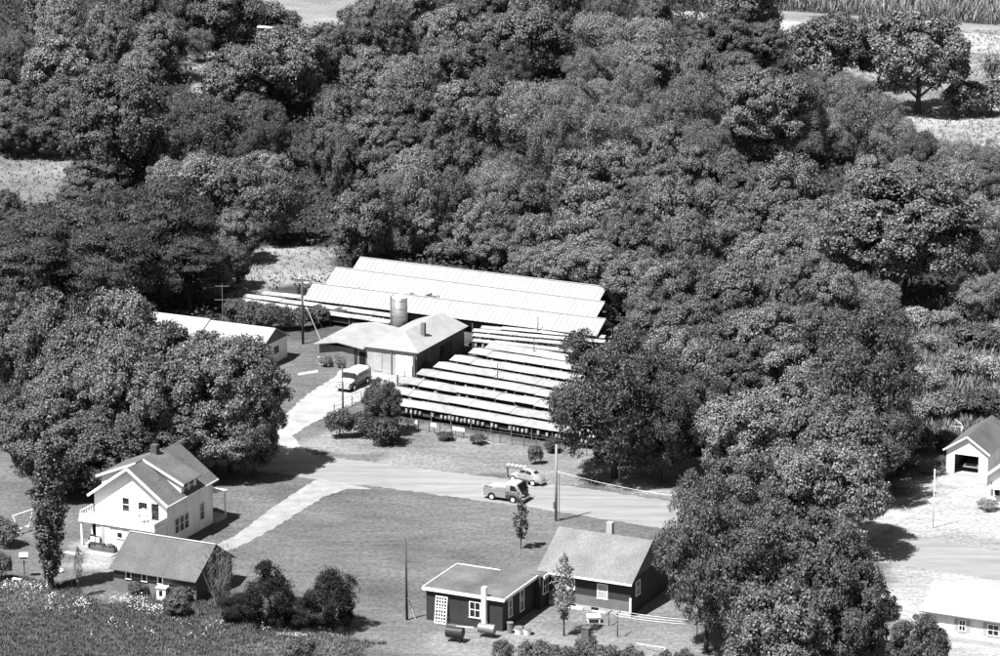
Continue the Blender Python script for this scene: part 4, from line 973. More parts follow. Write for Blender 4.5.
# ---- three long white metal sheds
LONG = [((360, 257), (607, 287), 'back'), ((336, 267), (605, 302), 'middle'), ((313, 283), (606, 319), 'front')]
for (p, q, wd) in LONG:
    P0 = gp(*p, 3.1); P1 = gp(*q, 3.1); d = P1 - P0; Ln = d.length; ang = math.atan2(d.y, d.x)
    t_ = thing('shed', '%s one of the three long white metal-roofed sheds' % wd, 'shed', (P0.x, P0.y, 0), ang, 'long white sheds')
    hw, dr = (2.45, 1.4) if wd == 'front' else (3.0, 1.72)
    rp = MB(); rp.slab([(0, 0, 3.1), (Ln, 0, 3.1), (Ln, -hw, 3.1 - dr), (0, -hw, 3.1 - dr)], 0.04); rp.slab([(0, 0.002, 3.1), (Ln, 0.002, 3.1), (Ln, hw, 3.1 - dr), (0, hw, 3.1 - dr)], 0.04)
    ro = rp.build('roof', 'roof_metal_white', t_)
    rb = MB(); k = 0.3
    while k < Ln:
        rb.bar((k, -0.05, 3.1 + 0.0), (k, -hw, 3.1 - dr + 0.03), 0.09, 0.06); rb.bar((k, 0.05, 3.1 + 0.0), (k, hw, 3.1 - dr + 0.03), 0.09, 0.06); k += 0.62
    rb.build('roof_rib', 'roof_metal_white', ro, kind='stuff')
    MB().bar((0, 0, 3.13), (Ln, 0, 3.13), 0.22, 0.06).build('ridge_cap', 'roof_metal_white', ro)
    pm = MB().box(-0.06, 0.06, -0.06, 0.06, 0, 1.75).mesh('post', 'old_wood')
    n_ = int(Ln / 3)
    for k in range(n_ + 1):
        for s in (-1, 1): link_mesh('post', pm, t_, (0.15 + (Ln - 0.3) * k / n_, s * (hw - 0.25), 0))
    for s in (-1, 1): MB().box(0.1, Ln - 0.1, s * 1.35 - 0.45, s * 1.35 + 0.45, 0.75, 1.3).build('pen_bank', 'wire_mesh', t_)
    for xx in (0.03, Ln - 0.03): MB().bar((xx, -hw + 0.1, 3.0 - dr), (xx, hw - 0.1, 3.0 - dr), 0.08).build('tie_beam', 'old_wood', t_)

# ---- low pen rows
def pen_row(p, q, label, group, half=1.35, zr=1.75, drop=0.3, roofmat='roof_row', boxes=0.3):
    P0 = gp(*p, zr); P1 = gp(*q, zr); d = P1 - P0; Ln = d.length; ang = math.atan2(d.y, d.x)
    t_ = thing('pen_shed', label, 'shed', (P0.x, P0.y, 0), ang, group)
    rp = MB(); n_ = max(2, int(Ln / 2.4)); rngp = random.Random(int(p[0] * 7 + p[1]))
    for k in range(n_):
        x0 = Ln * k / n_; x1 = Ln * (k + 1) / n_ - 0.012; j = rngp.uniform(-0.05, 0.05); o1 = rngp.uniform(-0.06, 0.06)
        rp = MB()
        rp.slab([(x0, 0, zr + j), (x1, 0, zr + j), (x1, -half + o1, zr - drop + j), (x0, -half + o1, zr - drop + j)], 0.03)
        rp.slab([(x0, 0.002, zr + j), (x1, 0.002, zr + j), (x1, half + o1, zr - drop + j), (x0, half + o1, zr - drop + j)], 0.03)
        rp.build('roof_panel', roofmat, t_)
    pm = MB().box(-0.05, 0.05, -0.05, 0.05, 0, zr - drop).mesh('post', 'old_wood')
    for k in range(n_ + 1):
        for s in (-1, 1): link_mesh('post', pm, t_, (0.08 + (Ln - 0.16) * k / n_, s * (half - 0.12), 0))
    for s in (-1, 1): MB().box(0.05, Ln - 0.05, s * (half - 0.62) - 0.3, s * (half - 0.62) + 0.3, 0.55, 0.95).build('pen_bank', 'wire_mesh', t_)
    if boxes:
        nb_ = MB(); x = 0.3
        while x < Ln - 0.3:
            if rngp.random() < boxes:
                h = rngp.uniform(0.05, 0.2)
                for s in (-1, 1): nb_.box(x, x + 0.24, s * (half - 0.2) - 0.14 * 1, s * (half - 0.2) + 0.14, 0.78, 0.98 + h)
            x += rngp.uniform(0.42, 0.6)
        nb_.build('nest_boxes', 'nest_box', t_, kind='stuff')
    return t_
FR = [((397, 398), (600, 432)), ((394, 386.5), (600, 422)), ((405, 377), (600, 410)), ((422, 368.5), (602, 399.5)), ((439, 361.5), (604, 389.5)), ((455, 355), (606, 379.5)), ((474, 348), (606, 369.5)), ((490, 342.5), (606, 361))]
for k, (p, q) in enumerate(FR):
    pen_row(p, q, 'low pale-roofed pen row, %s counting back from the road fence' % ORD[k], 'low pen rows', half=1.26, boxes=0.75 if k == 0 else 0.22)
BR = [((474, 338), (604, 353)), ((474, 333), (604, 346)), ((474, 328.5), (606, 340)), ((482, 325), (606, 335.5))]
for k, (p, q) in enumerate(BR):
    pen_row(p, q, 'narrow pen row beyond the block building, %s counting towards the long sheds' % ORD[k], 'narrow pen rows', half=0.6, zr=1.6, drop=0.18, boxes=0.6)
LR = [((238, 297.5), (392, 320)), ((246, 294), (394, 313.5)), ((264, 291), (440, 312))]
for k, (p, q) in enumerate(LR):
    pen_row(p, q, 'narrow pen row left of the feed bin, %s counting towards the long sheds' % ORD[k], 'left pen rows', half=0.8, zr=1.6, drop=0.2)

# ---- right-hand garage with the car inside
rg_ = thing('garage', 'white single garage with open door at the right edge', 'garage', W(64.2, -32.3), YAW)
gw2, gl2, ge2, gr2 = 4.3, 8.0, 2.55, 4.0
m = MB(); m.box(0, 0.15, 0, gl2, 0, ge2).box(gw2 - 0.15, gw2, 0, gl2, 0, ge2).box(0.15, gw2 - 0.15, gl2 - 0.15, gl2, 0, ge2)
m.box(0.15, 0.85, 0, 0.15, 0, ge2).box(gw2 - 0.95, gw2 - 0.15, 0, 0.15, 0, ge2).box(0.85, gw2 - 0.95, 0, 0.15, 2.05, ge2)
m.prism([(0, ge2), (gw2, ge2), (gw2 / 2, gr2 - 0.03)], 0.0, 0.15).prism([(0, ge2), (gw2, ge2), (gw2 / 2, gr2 - 0.03)], gl2 - 0.15, gl2)
m.build('wall', 'white_siding', rg_)
def g2(x): return gr2 + 0.06 - abs(x - gw2 / 2) * (gr2 - ge2) / (gw2 / 2)
q = MB(); q.slab([(-0.25, -0.25, g2(-0.25)), (gw2 / 2, -0.25, g2(gw2 / 2)), (gw2 / 2, gl2 + 0.2, g2(gw2 / 2)), (-0.25, gl2 + 0.2, g2(-0.25))], 0.09); q.slab([(gw2 / 2, -0.25, g2(gw2 / 2)), (gw2 + 0.25, -0.25, g2(gw2 + 0.25)), (gw2 + 0.25, gl2 + 0.2, g2(gw2 + 0.25)), (gw2 / 2, gl2 + 0.2, g2(gw2 / 2))], 0.09)
q.build('roof', 'roof_shingle_pale', rg_)
MB().bar((-0.28, -0.28, g2(-0.25) - 0.05), (gw2 / 2, -0.28, g2(gw2 / 2) - 0.05), 0.06, 0.16).bar((gw2 / 2, -0.28, g2(gw2 / 2) - 0.05), (gw2 + 0.28, -0.28, g2(gw2 + 0.25) - 0.05), 0.06, 0.16).build('barge_board', 'white_paint', rg_)
MB().box(0.15, gw2 - 0.15, 0.16, gl2 - 0.16, 0.02, 0.04).build('floor', 'concrete', rg_)

# ---- white house at the right edge
rh = thing('house', 'white gabled house cut by the right edge, awning over its window', 'house', W(70.9, -40.2), YAW)
rw_, rl_, re_, rr_ = 8.0, 6.5, 2.9, 6.3
gable_walls(MB(), 0, rw_, 0, rl_, re_, rr_ - 0.05).build('wall', 'white_siding', rh)
def g3(x): return rr_ + 0.08 - abs(x - rw_ / 2) * (rr_ - re_) / (rw_ / 2)
q = MB(); q.slab([(-0.35, -0.4, g3(-0.35)), (rw_ / 2, -0.4, g3(rw_ / 2)), (rw_ / 2, rl_ + 0.3, g3(rw_ / 2)), (-0.35, rl_ + 0.3, g3(-0.35))], 0.12); q.slab([(rw_ / 2, -0.4, g3(rw_ / 2)), (rw_ + 0.35, -0.4, g3(rw_ + 0.35)), (rw_ + 0.35, rl_ + 0.3, g3(rw_ + 0.35)), (rw_ / 2, rl_ + 0.3, g3(rw_ / 2))], 0.12)
q.build('roof', 'roof_shingle_pale', rh)
MB().bar((-0.38, -0.43, g3(-0.35) - 0.07), (rw_ / 2, -0.43, g3(rw_ / 2) - 0.07), 0.06, 0.26).build('barge_board', 'white_paint', rh)
window(rh, (1.35, 0, 1.5), 0, 1.1, 1.15, 2, 2)
for s in (0.55, 2.15): panel(rh, (s, 0, 1.5), 0, 0.3, 1.3, 'mid_brick', 'shutter', 0.04)
MB().slab([(0.62, -0.06, 2.2), (2.1, -0.06, 2.2), (2.1, -0.75, 1.75), (0.62, -0.75, 1.75)], 0.04).build('awning', 'white_paint', rh)

# ---- pale ranch house, bottom right corner
bh = thing('house', 'low pale house with bright roof and shuttered windows in the bottom right corner', 'house', W(77.6, -79.1), YAW)
hw4, hd4, he4, hr4 = 12.0, 7.4, 2.6, 3.9
gable_walls(MB(), 0, hw4, 0, hd4, he4, hr4 - 0.05, 'x').build('wall', 'white_siding', bh)
MB().box(-0.04, hw4 + 0.04, -0.04, -0.001, 0, 0.45).build('foundation', 'white_masonry', bh)
def g4(y): return hr4 + 0.08 - abs(y - hd4 / 2) * (hr4 - he4) / (hd4 / 2)
q = MB(); q.slab([(-0.4, -0.5, g4(-0.5)), (hw4 + 0.4, -0.5, g4(-0.5)), (hw4 + 0.4, hd4 / 2, g4(hd4 / 2)), (-0.4, hd4 / 2, g4(hd4 / 2))], 0.1); q.slab([(-0.4, hd4 / 2, g4(hd4 / 2)), (hw4 + 0.4, hd4 / 2, g4(hd4 / 2)), (hw4 + 0.4, hd4 + 0.5, g4(hd4 + 0.5)), (-0.4, hd4 + 0.5, g4(hd4 + 0.5))], 0.1)
q.build('roof', 'roof_metal_white', bh)
for xx, w_ in ((3.4, 0.5), (6.2, 0.9), (9.2, 0.9)):
    window(bh, (xx, 0, 1.55), 0, w_, 0.9, 2, 2)
    for s in (-1, 1): panel(bh, (xx + s * (w_ / 2 + 0.3), 0, 1.55), 0, 0.3, 1.05, 'concrete', 'shutter', 0.04)
# ---- far roof glimpsed in the wood
fs = thing('far_shed', 'small far shed showing a white roof edge beyond the top left trees', 'shed', gp(265, 40), YAW)
MB().box(-1.45, 1.45, -0.4, 0.8, 0, 2.03).build('wall', 'dark_siding', fs); MB().slab([(-1.6, -0.5, 2.2), (1.6, -0.5, 2.2), (1.6, 0.9, 2.15), (-1.6, 0.9, 2.15)], 0.12).build('roof', 'white_paint', fs)

# ================================================================== vehicles
class Loft:
    """car body skin: superellipse sections along x (front is +x)"""
    def __init__(s, st, p=3.0): s.st = st; s.p = p
    def P(s, x, th, k=1.0):
        xs = [q[0] for q in s.st]
        v = [np.interp(x, xs, [q[i] for q in s.st]) for i in (1, 2, 3)]
        zb, zt, w = v; c, n = math.cos(th), math.sin(th); e = 2 / s.p
        return (x, -k * w * math.copysign(abs(c) ** e, c), zb + (zt - zb) * abs(n) ** e * k + (0 if k == 1 else 0))
    def body(s, n=16):
        m = MB(); rings = []
        for q in s.st:
            i = len(m.v); m.v += [s.P(q[0], math.pi * k / n) for k in range(n + 1)]; rings.append(i)
        for a, b in zip(rings[:-1], rings[1:]):
            for k in range(n): m.f.append((a + k, a + k + 1, b + k + 1, b + k))
            m.f.append((a, b, b + n, a + n))
        m.f.append(tuple(range(rings[0], rings[0] + n + 1))); m.f.append(tuple(range(rings[-1], rings[-1] + n + 1)))
        return m
    def patch(s, x0, x1, t0, t1, nx=4, nt=5, k=1.012):
        m = MB(); i0 = 0
        for kk in (k, 0.99):
            for a in range(nx + 1):
                for b in range(nt + 1): m.v.append(s.P(x0 + (x1 - x0) * a / nx, t0 + (t1 - t0) * b / nt, kk))
        N = (nx + 1) * (nt + 1)
        for a in range(nx):
            for b in range(nt):
                q = a * (nt + 1) + b; m.f.append((q, q + 1, q + nt + 2, q + nt + 1)); m.f.append((N + q, N + q + nt + 1, N + q + nt + 2, N + q + 1))
        ring = [b for b in range(nt + 1)] + [a * (nt + 1) + nt for a in range(1, nx + 1)] + [nx * (nt + 1) + b for b in range(nt - 1, -1, -1)] + [a * (nt + 1) for a in range(nx - 1, 0, -1)]
        for u, v in zip(ring, ring[1:] + ring[:1]): m.f.append((u, v, N + v, N + u))
        return m
def wheels(car, xf, xr, yw, r=0.33, wd=0.18, hub='car_white'):
    tm = MB()
    n = 20
    prof = [(-wd / 2, r * 0.62), (-wd / 2, r * 0.93), (-wd * 0.3, r), (wd * 0.3, r), (wd / 2, r * 0.93), (wd / 2, r * 0.62)]
    for k in range(n):
        a = 2 * math.pi * k / n; tm.v += [(rr * math.cos(a), y, rr * math.sin(a)) for y, rr in prof]
    for k in range(n):
        j = (k + 1) % n
        for q in range(len(prof) - 1): tm.f.append((k * 6 + q, k * 6 + q + 1, j * 6 + q + 1, j * 6 + q))
    tme = tm.mesh('tyre', 'rubber', True); hme = MB().tube((0, -wd * 0.42, 0), (0, wd * 0.42, 0), r * 0.64, n=16).mesh('rim', hub)
    for x in (xf, xr):
        for y in (-yw, yw):
            w = thing('wheel', None, None); del_ = w; w.parent = car; w.location = (x, y, r)
            link_mesh('tyre', tme, w); link_mesh('rim', hme, w)
def ellipsoid(m, c, rx, ry, rz_, n=12, half=True):
    i = len(m.v); rows = 7
    for a in range(rows):
        ph = (math.pi / 2) * a / (rows - 1) if half else -math.pi / 2 + math.pi * a / (rows - 1)
        for k in range(n):
            t = 2 * math.pi * k / n; m.v.append((c[0] + rx * math.cos(ph) * math.cos(t), c[1] + ry * math.cos(ph) * math.sin(t), c[2] + rz_ * math.sin(ph)))
    for a in range(rows - 1):
        for k in range(n): m.f.append((i + a * n + k, i + a * n + (k + 1) % n, i + (a + 1) * n + (k + 1) % n, i + (a + 1) * n + k))
    m.f.append(tuple(i + k for k in range(n))); return m
D_ = math.radians

# ---- small rounded beetle-shaped car by the mailboxes
pf_, pr_ = gp(511.8, 481.4), gp(534.6, 486.4)
dv = (pf_ - pr_); ang = math.atan2(dv.y, dv.x); mid = (pf_ + pr_) / 2; side = Vector((-math.sin(ang), math.cos(ang), 0))
bt = thing('car', 'small rounded pale two-door car pulled over at the row of mailboxes', 'car', mid - side * 0.68, ang)
LB = Loft([(-2.0, 0.36, 0.5, 0.3), (-1.9, 0.32, 0.72, 0.48), (-1.6, 0.28, 0.98, 0.58), (-1.25, 0.26, 1.2, 0.63), (-0.85, 0.26, 1.38, 0.66), (-0.4, 0.26, 1.48, 0.68), (0.05, 0.26, 1.5, 0.69), (0.35, 0.26, 1.44, 0.69), (0.55, 0.26, 1.28, 0.69), (0.78, 0.26, 1.04, 0.68), (1.1, 0.28, 0.96, 0.6), (1.5, 0.3, 0.84, 0.5), (1.8, 0.34, 0.66, 0.4), (1.95, 0.4, 0.52, 0.28)], 2.6)
LB.body().build('body', 'car_pale', bt, True)
LB.patch(0.42, 0.74, D_(52), D_(128)).build('windscreen', 'glass', bt)
LB.patch(-1.3, -0.98, D_(66), D_(114)).build('rear_window', 'glass', bt)
for sgn in (0, 1):
    a0, a1 = (D_(36), D_(58)) if sgn == 0 else (D_(122), D_(144))
    LB.patch(-0.12, 0.46, a0, a1).build('door_window', 'glass', bt); LB.patch(-0.85, -0.2, a0, a1).build('side_window', 'glass', bt)
for x in (1.2, -1.2):
    for y in (-0.62, 0.62):
        ellipsoid(MB(), (x, y, 0.36), 0.46, 0.13, 0.4).build('fender', 'car_pale', bt, True)
for y in (-0.72, 0.72): MB().box(-0.75, 0.75, y - 0.1, y + 0.1, 0.26, 0.32).build('running_board', 'rubber', bt)
for x, nm in ((2.05, 'bumper'), (-2.08, 'bumper')): MB().bar((x, -0.72, 0.42), (x, 0.72, 0.42), 0.07, 0.14).build(nm, 'chrome', bt)
for y in (-0.58, 0.58): MB().tube((1.5, y, 0.66), (1.64, y, 0.64), 0.12, n=12).build('headlight', 'chrome', bt)
for a0 in (D_(8), D_(172)):
    for xx in (0.52, -0.2): LB.patch(xx - 0.012, xx + 0.012, min(a0, a0 + (D_(50) if a0 < 1 else -D_(50))), max(a0, a0 + (D_(50) if a0 < 1 else -D_(50))), 1, 5, 1.008).build('door_seam', 'rubber', bt)
    LB.patch(-1.4, 1.4, a0 + (D_(14) if a0 < 1 else -D_(17)), a0 + (D_(17) if a0 < 1 else -D_(14)), 8, 1, 1.014).build('trim_strip', 'chrome', bt)
wheels(bt, 1.2, -1.2, 0.71, 0.33, 0.17)

# ---- forward-control pickup on the road
pr_, pf_ = gp(492.6, 499.5), gp(513.2, 502.7)
dv = (pf_ - pr_); ang = math.atan2(dv.y, dv.x); mid = (pf_ + pr_) / 2; side = Vector((-math.sin(ang), math.cos(ang), 0))
pk = thing('pickup', 'pale flat-nosed pickup truck with white cab roof driving on the road', 'truck', mid + side * 0.74, ang)
LP = Loft([(0.35, 0.36, 1.9, 0.86), (0.5, 0.36, 1.94, 0.88), (1.0, 0.36, 1.96, 0.89), (1.45, 0.36, 1.9, 0.89), (1.72, 0.36, 1.5, 0.89), (1.95, 0.38, 1.16, 0.88), (2.05, 0.4, 1.02, 0.86), (2.1, 0.44, 0.9, 0.8)], 6.0)
LP.body(20).build('cab', 'car_grey', pk, True)
LP.patch(0.36, 1.4, D_(50), D_(130), k=1.01).build('cab_roof', 'car_white', pk, True)
MB().hexa([(1.54, -0.76, 1.86), (1.54, 0.76, 1.86), (1.99, 0.78, 1.2), (1.99, -0.78, 1.2)], [(1.6, -0.74, 1.88), (1.6, 0.74, 1.88), (2.06, 0.76, 1.2), (2.06, -0.76, 1.2)]).build('windscreen', 'glass', pk)
for y in (-0.905, 0.905): MB().hexa([(0.85, y - 0.012, 1.25), (1.6, y - 0.012, 1.25), (1.6, y + 0.012, 1.25), (0.85, y + 0.012, 1.25)], [(0.85, y * 0.985 - 0.012, 1.72), (1.32, y * 0.985 - 0.012, 1.72), (1.32, y * 0.985 + 0.012, 1.72), (0.85, y * 0.985 + 0.012, 1.72)]).build('door_window', 'glass', pk)
bd = MB(); bd.box(-2.1, 0.35, -0.9, -0.82, 0.38, 1.2).box(-2.1, 0.35, 0.82, 0.9, 0.38, 1.2).box(-2.12, -2.04, -0.82, 0.82, 0.42, 1.15).box(-2.04, 0.35, -0.82, 0.82, 0.5, 0.72)
bd.build('bed', 'car_grey', pk)
for y in (-0.6, -0.15, 0.3): MB().bar((-1.7, y, 1.3), (0.25, y, 1.42), 0.14, 0.1).build('plank', 'pale_wood', pk)
MB().box(-2.16, -2.1, -0.8, -0.5, 0.3, 1.35).build('tailgate_post', 'car_white', pk)
MB().box(2.1, 2.14, -0.72, 0.72, 0.62, 0.95).build('grille', 'dark_metal', pk)
MB().bar((2.2, -0.88, 0.45), (2.2, 0.88, 0.45), 0.08, 0.16).build('bumper', 'car_white', pk); MB().bar((-2.2, -0.88, 0.45), (-2.2, 0.88, 0.45), 0.08, 0.16).build('bumper', 'car_white', pk)
for y in (-0.6, 0.6): MB().tube((2.12, y, 0.8), (2.18, y, 0.8), 0.11, n=12).build('headlight', 'chrome', pk)
for x in (1.15, -1.15):
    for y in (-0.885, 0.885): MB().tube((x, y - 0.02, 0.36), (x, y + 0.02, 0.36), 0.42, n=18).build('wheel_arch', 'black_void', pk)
for y in (-0.905, 0.905):
    for xx in (0.62, 1.68): MB().box(xx - 0.012, xx + 0.012, y - 0.01, y + 0.01, 0.5, 1.24).build('door_seam', 'rubber', pk)
    MB().box(-2.1, 1.9, y - 0.012, y + 0.012, 1.06, 1.1).build('trim_strip', 'chrome', pk); MB().box(0.7, 0.85, y - 0.03, y + 0.03, 1.13, 1.17).build('door_handle', 'chrome', pk)
    MB().bar((1.6, y, 1.35), (1.72, y * 1.25, 1.5), 0.03).box(1.68, 1.74, y * 1.25 - 0.08, y * 1.25 + 0.08, 1.45, 1.65).build('mirror', 'chrome', pk)
wheels(pk, 1.15, -1.15, 0.83, 0.33, 0.2)

# ---- panel van parked on the farm drive
pf_, pr_ = gp(352.5, 391.5), gp(368, 383.2)
dv = (pf_ - pr_); ang = math.atan2(dv.y, dv.x); mid = (pf_ + pr_) / 2; side = Vector((-math.sin(ang), math.cos(ang), 0))
vn = thing('van', 'white-topped wagon van parked on the bright drive by the farm building', 'van', mid - side * 0.85, ang)
LV = Loft([(-2.6, 0.4, 1.7, 0.84), (-2.5, 0.38, 1.82, 0.9), (-1.5, 0.36, 1.9, 0.92), (0.4, 0.36, 1.9, 0.92), (0.75, 0.36, 1.84, 0.92), (1.2, 0.36, 1.26, 0.92), (1.5, 0.36, 1.18, 0.9), (2.3, 0.38, 1.08, 0.88), (2.5, 0.42, 0.92, 0.84)], 5.0)
LV.body(20).build('body', 'car_dark', vn, True)
LV.patch(-2.59, 0.76, D_(27), D_(153), 8, 10, 1.012).build('roof', 'car_white', vn, True)
LV.patch(1.22, 2.48, D_(30), D_(150), 5, 8, 1.012).build('bonnet', 'car_white', vn, True)
MB().hexa([(0.86, -0.76, 1.72), (0.86, 0.76, 1.72), (1.2, 0.78, 1.27), (1.2, -0.78, 1.27)], [(0.92, -0.75, 1.74), (0.92, 0.75, 1.74), (1.25, 0.77, 1.28), (1.25, -0.77, 1.28)]).build('windscreen', 'glass', vn)
for y in (-0.935, 0.935):
    for xa, xb in ((0.0, 0.85), (-1.15, -0.15), (-2.35, -1.3)):
        MB().box(xa, xb, y - 0.012, y + 0.012, 1.2, 1.6).build('side_window', 'glass', vn)
MB().bar((2.58, -0.9, 0.5), (2.58, 0.9, 0.5), 0.1, 0.18).build('bumper', 'chrome', vn); MB().bar((-2.68, -0.9, 0.5), (-2.68, 0.9, 0.5), 0.1, 0.18).build('bumper', 'chrome', vn)
MB().box(2.5, 2.54, -0.7, 0.7, 0.6, 0.88).build('grille', 'chrome', vn)
for y in (-0.7, 0.7): MB().tube((2.48, y, 0.8), (2.56, y, 0.8), 0.11, n=12).build('headlight', 'car_white', vn)
for x in (1.5, -1.55):
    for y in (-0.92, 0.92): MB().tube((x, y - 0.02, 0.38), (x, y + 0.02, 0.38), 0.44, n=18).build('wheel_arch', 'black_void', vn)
wheels(vn, 1.5, -1.55, 0.86, 0.35, 0.2)

# ---- tail of a sedan in the open garage
sd = thing('car', 'dark sedan parked nose in inside the open garage', 'car', W(66.4, -28.6), YAW + R(90))
LS = Loft([(-2.35, 0.45, 0.75, 0.7), (-2.2, 0.36, 0.86, 0.84), (-1.3, 0.34, 0.92, 0.88), (-0.9, 0.34, 1.3, 0.86), (-0.4, 0.34, 1.42, 0.84), (0.5, 0.34, 1.4, 0.84), (1.0, 0.34, 0.98, 0.88), (2.1, 0.36, 0.86, 0.86), (2.3, 0.42, 0.74, 0.76)], 4.0)
LS.body(16).build('body', 'car_dark', sd, True); LS.patch(-1.22, -0.92, D_(45), D_(135)).build('rear_window', 'glass', sd)
MB().bar((-2.42, -0.85, 0.5), (-2.42, 0.85, 0.5), 0.1, 0.18).build('bumper', 'chrome', sd)
for y in (-0.65, 0.65): MB().tube((-2.3, y, 0.68), (-2.38, y, 0.68), 0.09, n=10).build('tail_light', 'chrome', sd)
wheels(sd, 1.4, -1.4, 0.78, 0.33, 0.18, 'chrome')

# ================================================================== poles, fences, yard things
def pole(px, by, top, r, mat, label, arms=(), name='utility_pole', cat='pole', extra=None, tilt=0.0):
    base = gp(px, by); s = scale_at(base.y); H = (by - top) / (s * math.cos(math.atan2(CAMH, base.y - CAMY)))
    o = thing(name, label, cat, base, YAW)
    if tilt: o.rotation_euler = (0, tilt, YAW)
    MB().tube((0, 0, -0.2), (0, 0, H), r, r * 0.72, 10).build('pole', mat, o, True)
    for (dz, ln) in arms:
        ar_ = MB().bar((-ln, 0.12, H - dz), (ln, 0.12, H - dz), 0.1, 0.12).build('cross_arm', mat, o)
        for x in (-ln * 0.9, -ln * 0.45, ln * 0.45, ln * 0.9): MB().tube((x, 0.12, H - dz + 0.06), (x, 0.12, H - dz + 0.2), 0.04, n=6).build('insulator', 'white_paint', ar_)
    if extra: extra(o, H)
    return o, H
def transformer(o, H):
    for x in (-0.42, 0.36): MB().tube((x, -0.1, H - 1.9), (x, -0.1, H - 1.1), 0.2, n=12).build('transformer', 'dark_metal', o)
def mast2(o, H):
    MB().tube((0.32, 0.0, 0), (0.32, 0.0, H * 0.62), 0.05, n=8).build('service_mast', 'galvanised', o)
    MB().box(-0.28, -0.13, -0.1, 0.1, 1.2, 1.9).build('meter_box', 'galvanised', o)
p302, h302 = pole(303, 344, 278, 0.15, 'pole_wood', 'power pole with cross arm and transformers beside the left pens', ((0.3, 1.15), (0.75, 0.6)), extra=transformer)
p405, h405 = pole(407, 620, 540, 0.12, 'pole_wood', 'bare dark pole on the lawn left of the dark house', tilt=-0.012)
p555, h555 = pole(556, 521, 445, 0.14, 'pole_pale', 'pale power pole at the road edge behind the dark house', extra=mast2)
p343, h343 = pole(343, 416, 366, 0.1, 'pole_wood', 'dark pole in front of the parked van')
p537, _ = pole(537.5, 344, 317, 0.07, 'pole_wood', 'thin dark pole among the narrow pen rows', tilt=0.02)
p534, _ = pole(534, 366, 339, 0.07, 'pole_wood', 'thin dark pole among the middle pen rows')
p497, _ = pole(497.5, 392, 364, 0.07, 'pole_wood', 'thin dark pole standing in the nearer pen rows')
p619, _ = pole(619.5, 482, 428, 0.12, 'pole_pale', 'pole before the wide tree right of the pens')
pole(619, 312, 279, 0.1, 'pole_wood', 'dark pole at the right end of the long sheds')
fo, fh = pole(933, 528, 471, 0.06, 'white_paint', 'white flagpole on the lawn by the right-hand drive', name='flagpole', cat='flagpole', extra=lambda o, H: MB().tube((0, 0, H), (0, 0, H + 0.15), 0.1, 0.05, 8).build('finial', 'white_paint', o))
def wire(name, p, q, sag, label, r=0.018, mat='dark_metal'):
    m = MB(); p = Vector(p); q = Vector(q); n = 14; pts = []
    for k in range(n + 1):
        t = k / n; c = p.lerp(q, t); c.z -= sag * 4 * t * (1 - t); pts.append(c)
    for a, b in zip(pts[:-1], pts[1:]): m.tube(a, b, r, r, 4, False)
    o = m.build(name, mat); return tag(o, label, 'wire')
wire('overhead_wire', p555.location + Vector((0, 0, 5.0)), gp(700, 498.5, 4.6), 0.35, 'overhead wire, coloured white as if sunlit, from the road pole towards the right grove', 0.013, 'white_paint')  # white colour stands in for the sun's highlight along the wire
wire('guy_wire', p302.location + Vector((0, 0, 5.4)), gp(325, 350), 0.0, 'pale guy wire slanting down from the power pole by the pens', 0.03, 'pale_wood')
wire('overhead_wire', p302.location + Vector((0, 0, h302 - 0.2)), p343.location + Vector((0, 0, h343 - 0.2)), 0.5, 'wire from the pole with transformers to the pole by the van', 0.012)

def fence(pts, n, label, hgt=1.25, rails=(0.35, 0.75, 1.2), mat='old_wood', wr='galvanised'):
    o = thing('wire_fence', label, 'fence', pts[0])
    pm = MB().tube((0, 0, -0.1), (0, 0, hgt), 0.06, 0.05, 6).mesh('post', mat)
    segs = []; tot = sum((b - a).length for a, b in zip(pts[:-1], pts[1:]))
    for a, b in zip(pts[:-1], pts[1:]):
        k = max(1, round(n * (b - a).length / tot))
        for j in range(k): segs.append(a.lerp(b, j / k))
    segs.append(pts[-1])
    for p in segs: link_mesh('post', pm, o, p - pts[0], (random.uniform(-0.04, 0.04), random.uniform(-0.04, 0.04), 0))
    for z in rails:
        m = MB()
        for a, b in zip(segs[:-1], segs[1:]): m.bar(a - pts[0] + Vector((0, 0, z)), b - pts[0] + Vector((0, 0, z)), 0.025)
        m.build('wire', wr, o)
    return o
fence([gp(397, 427), gp(440, 434), gp(500, 443), gp(560, 452), gp(600, 458)], 17, 'wire fence on dark posts in front of the pen rows')
fence([gp(334, 414), gp(352, 406), gp(380, 393), gp(398, 386)], 6, 'short post fence along the driveway beside the parked van', 1.1)
fence([gp(397, 386), gp(420, 374), gp(447, 362), gp(470, 351)], 8, 'fence between the block building and the pen rows', 1.3)
# small signs hung on the pen fence
for px in (409, 415, 434, 456, 462):
    c = gp(px, 427.5 + (px - 397) * 0.165)
    sg = thing('fence_sign', 'small white board on the pen fence, %s from left' % ORD[[409, 415, 434, 456, 462].index(px)], 'sign', c, math.atan2(-9.6, 16), 'boards on the pen fence')
    MB().box(-0.35, 0.35, -0.1, -0.07, 0.75, 1.15).build('board', 'white_paint', sg); MB().box(-0.03, 0.03, -0.07, -0.02, 0.0, 1.1).build('stake', 'old_wood', sg)

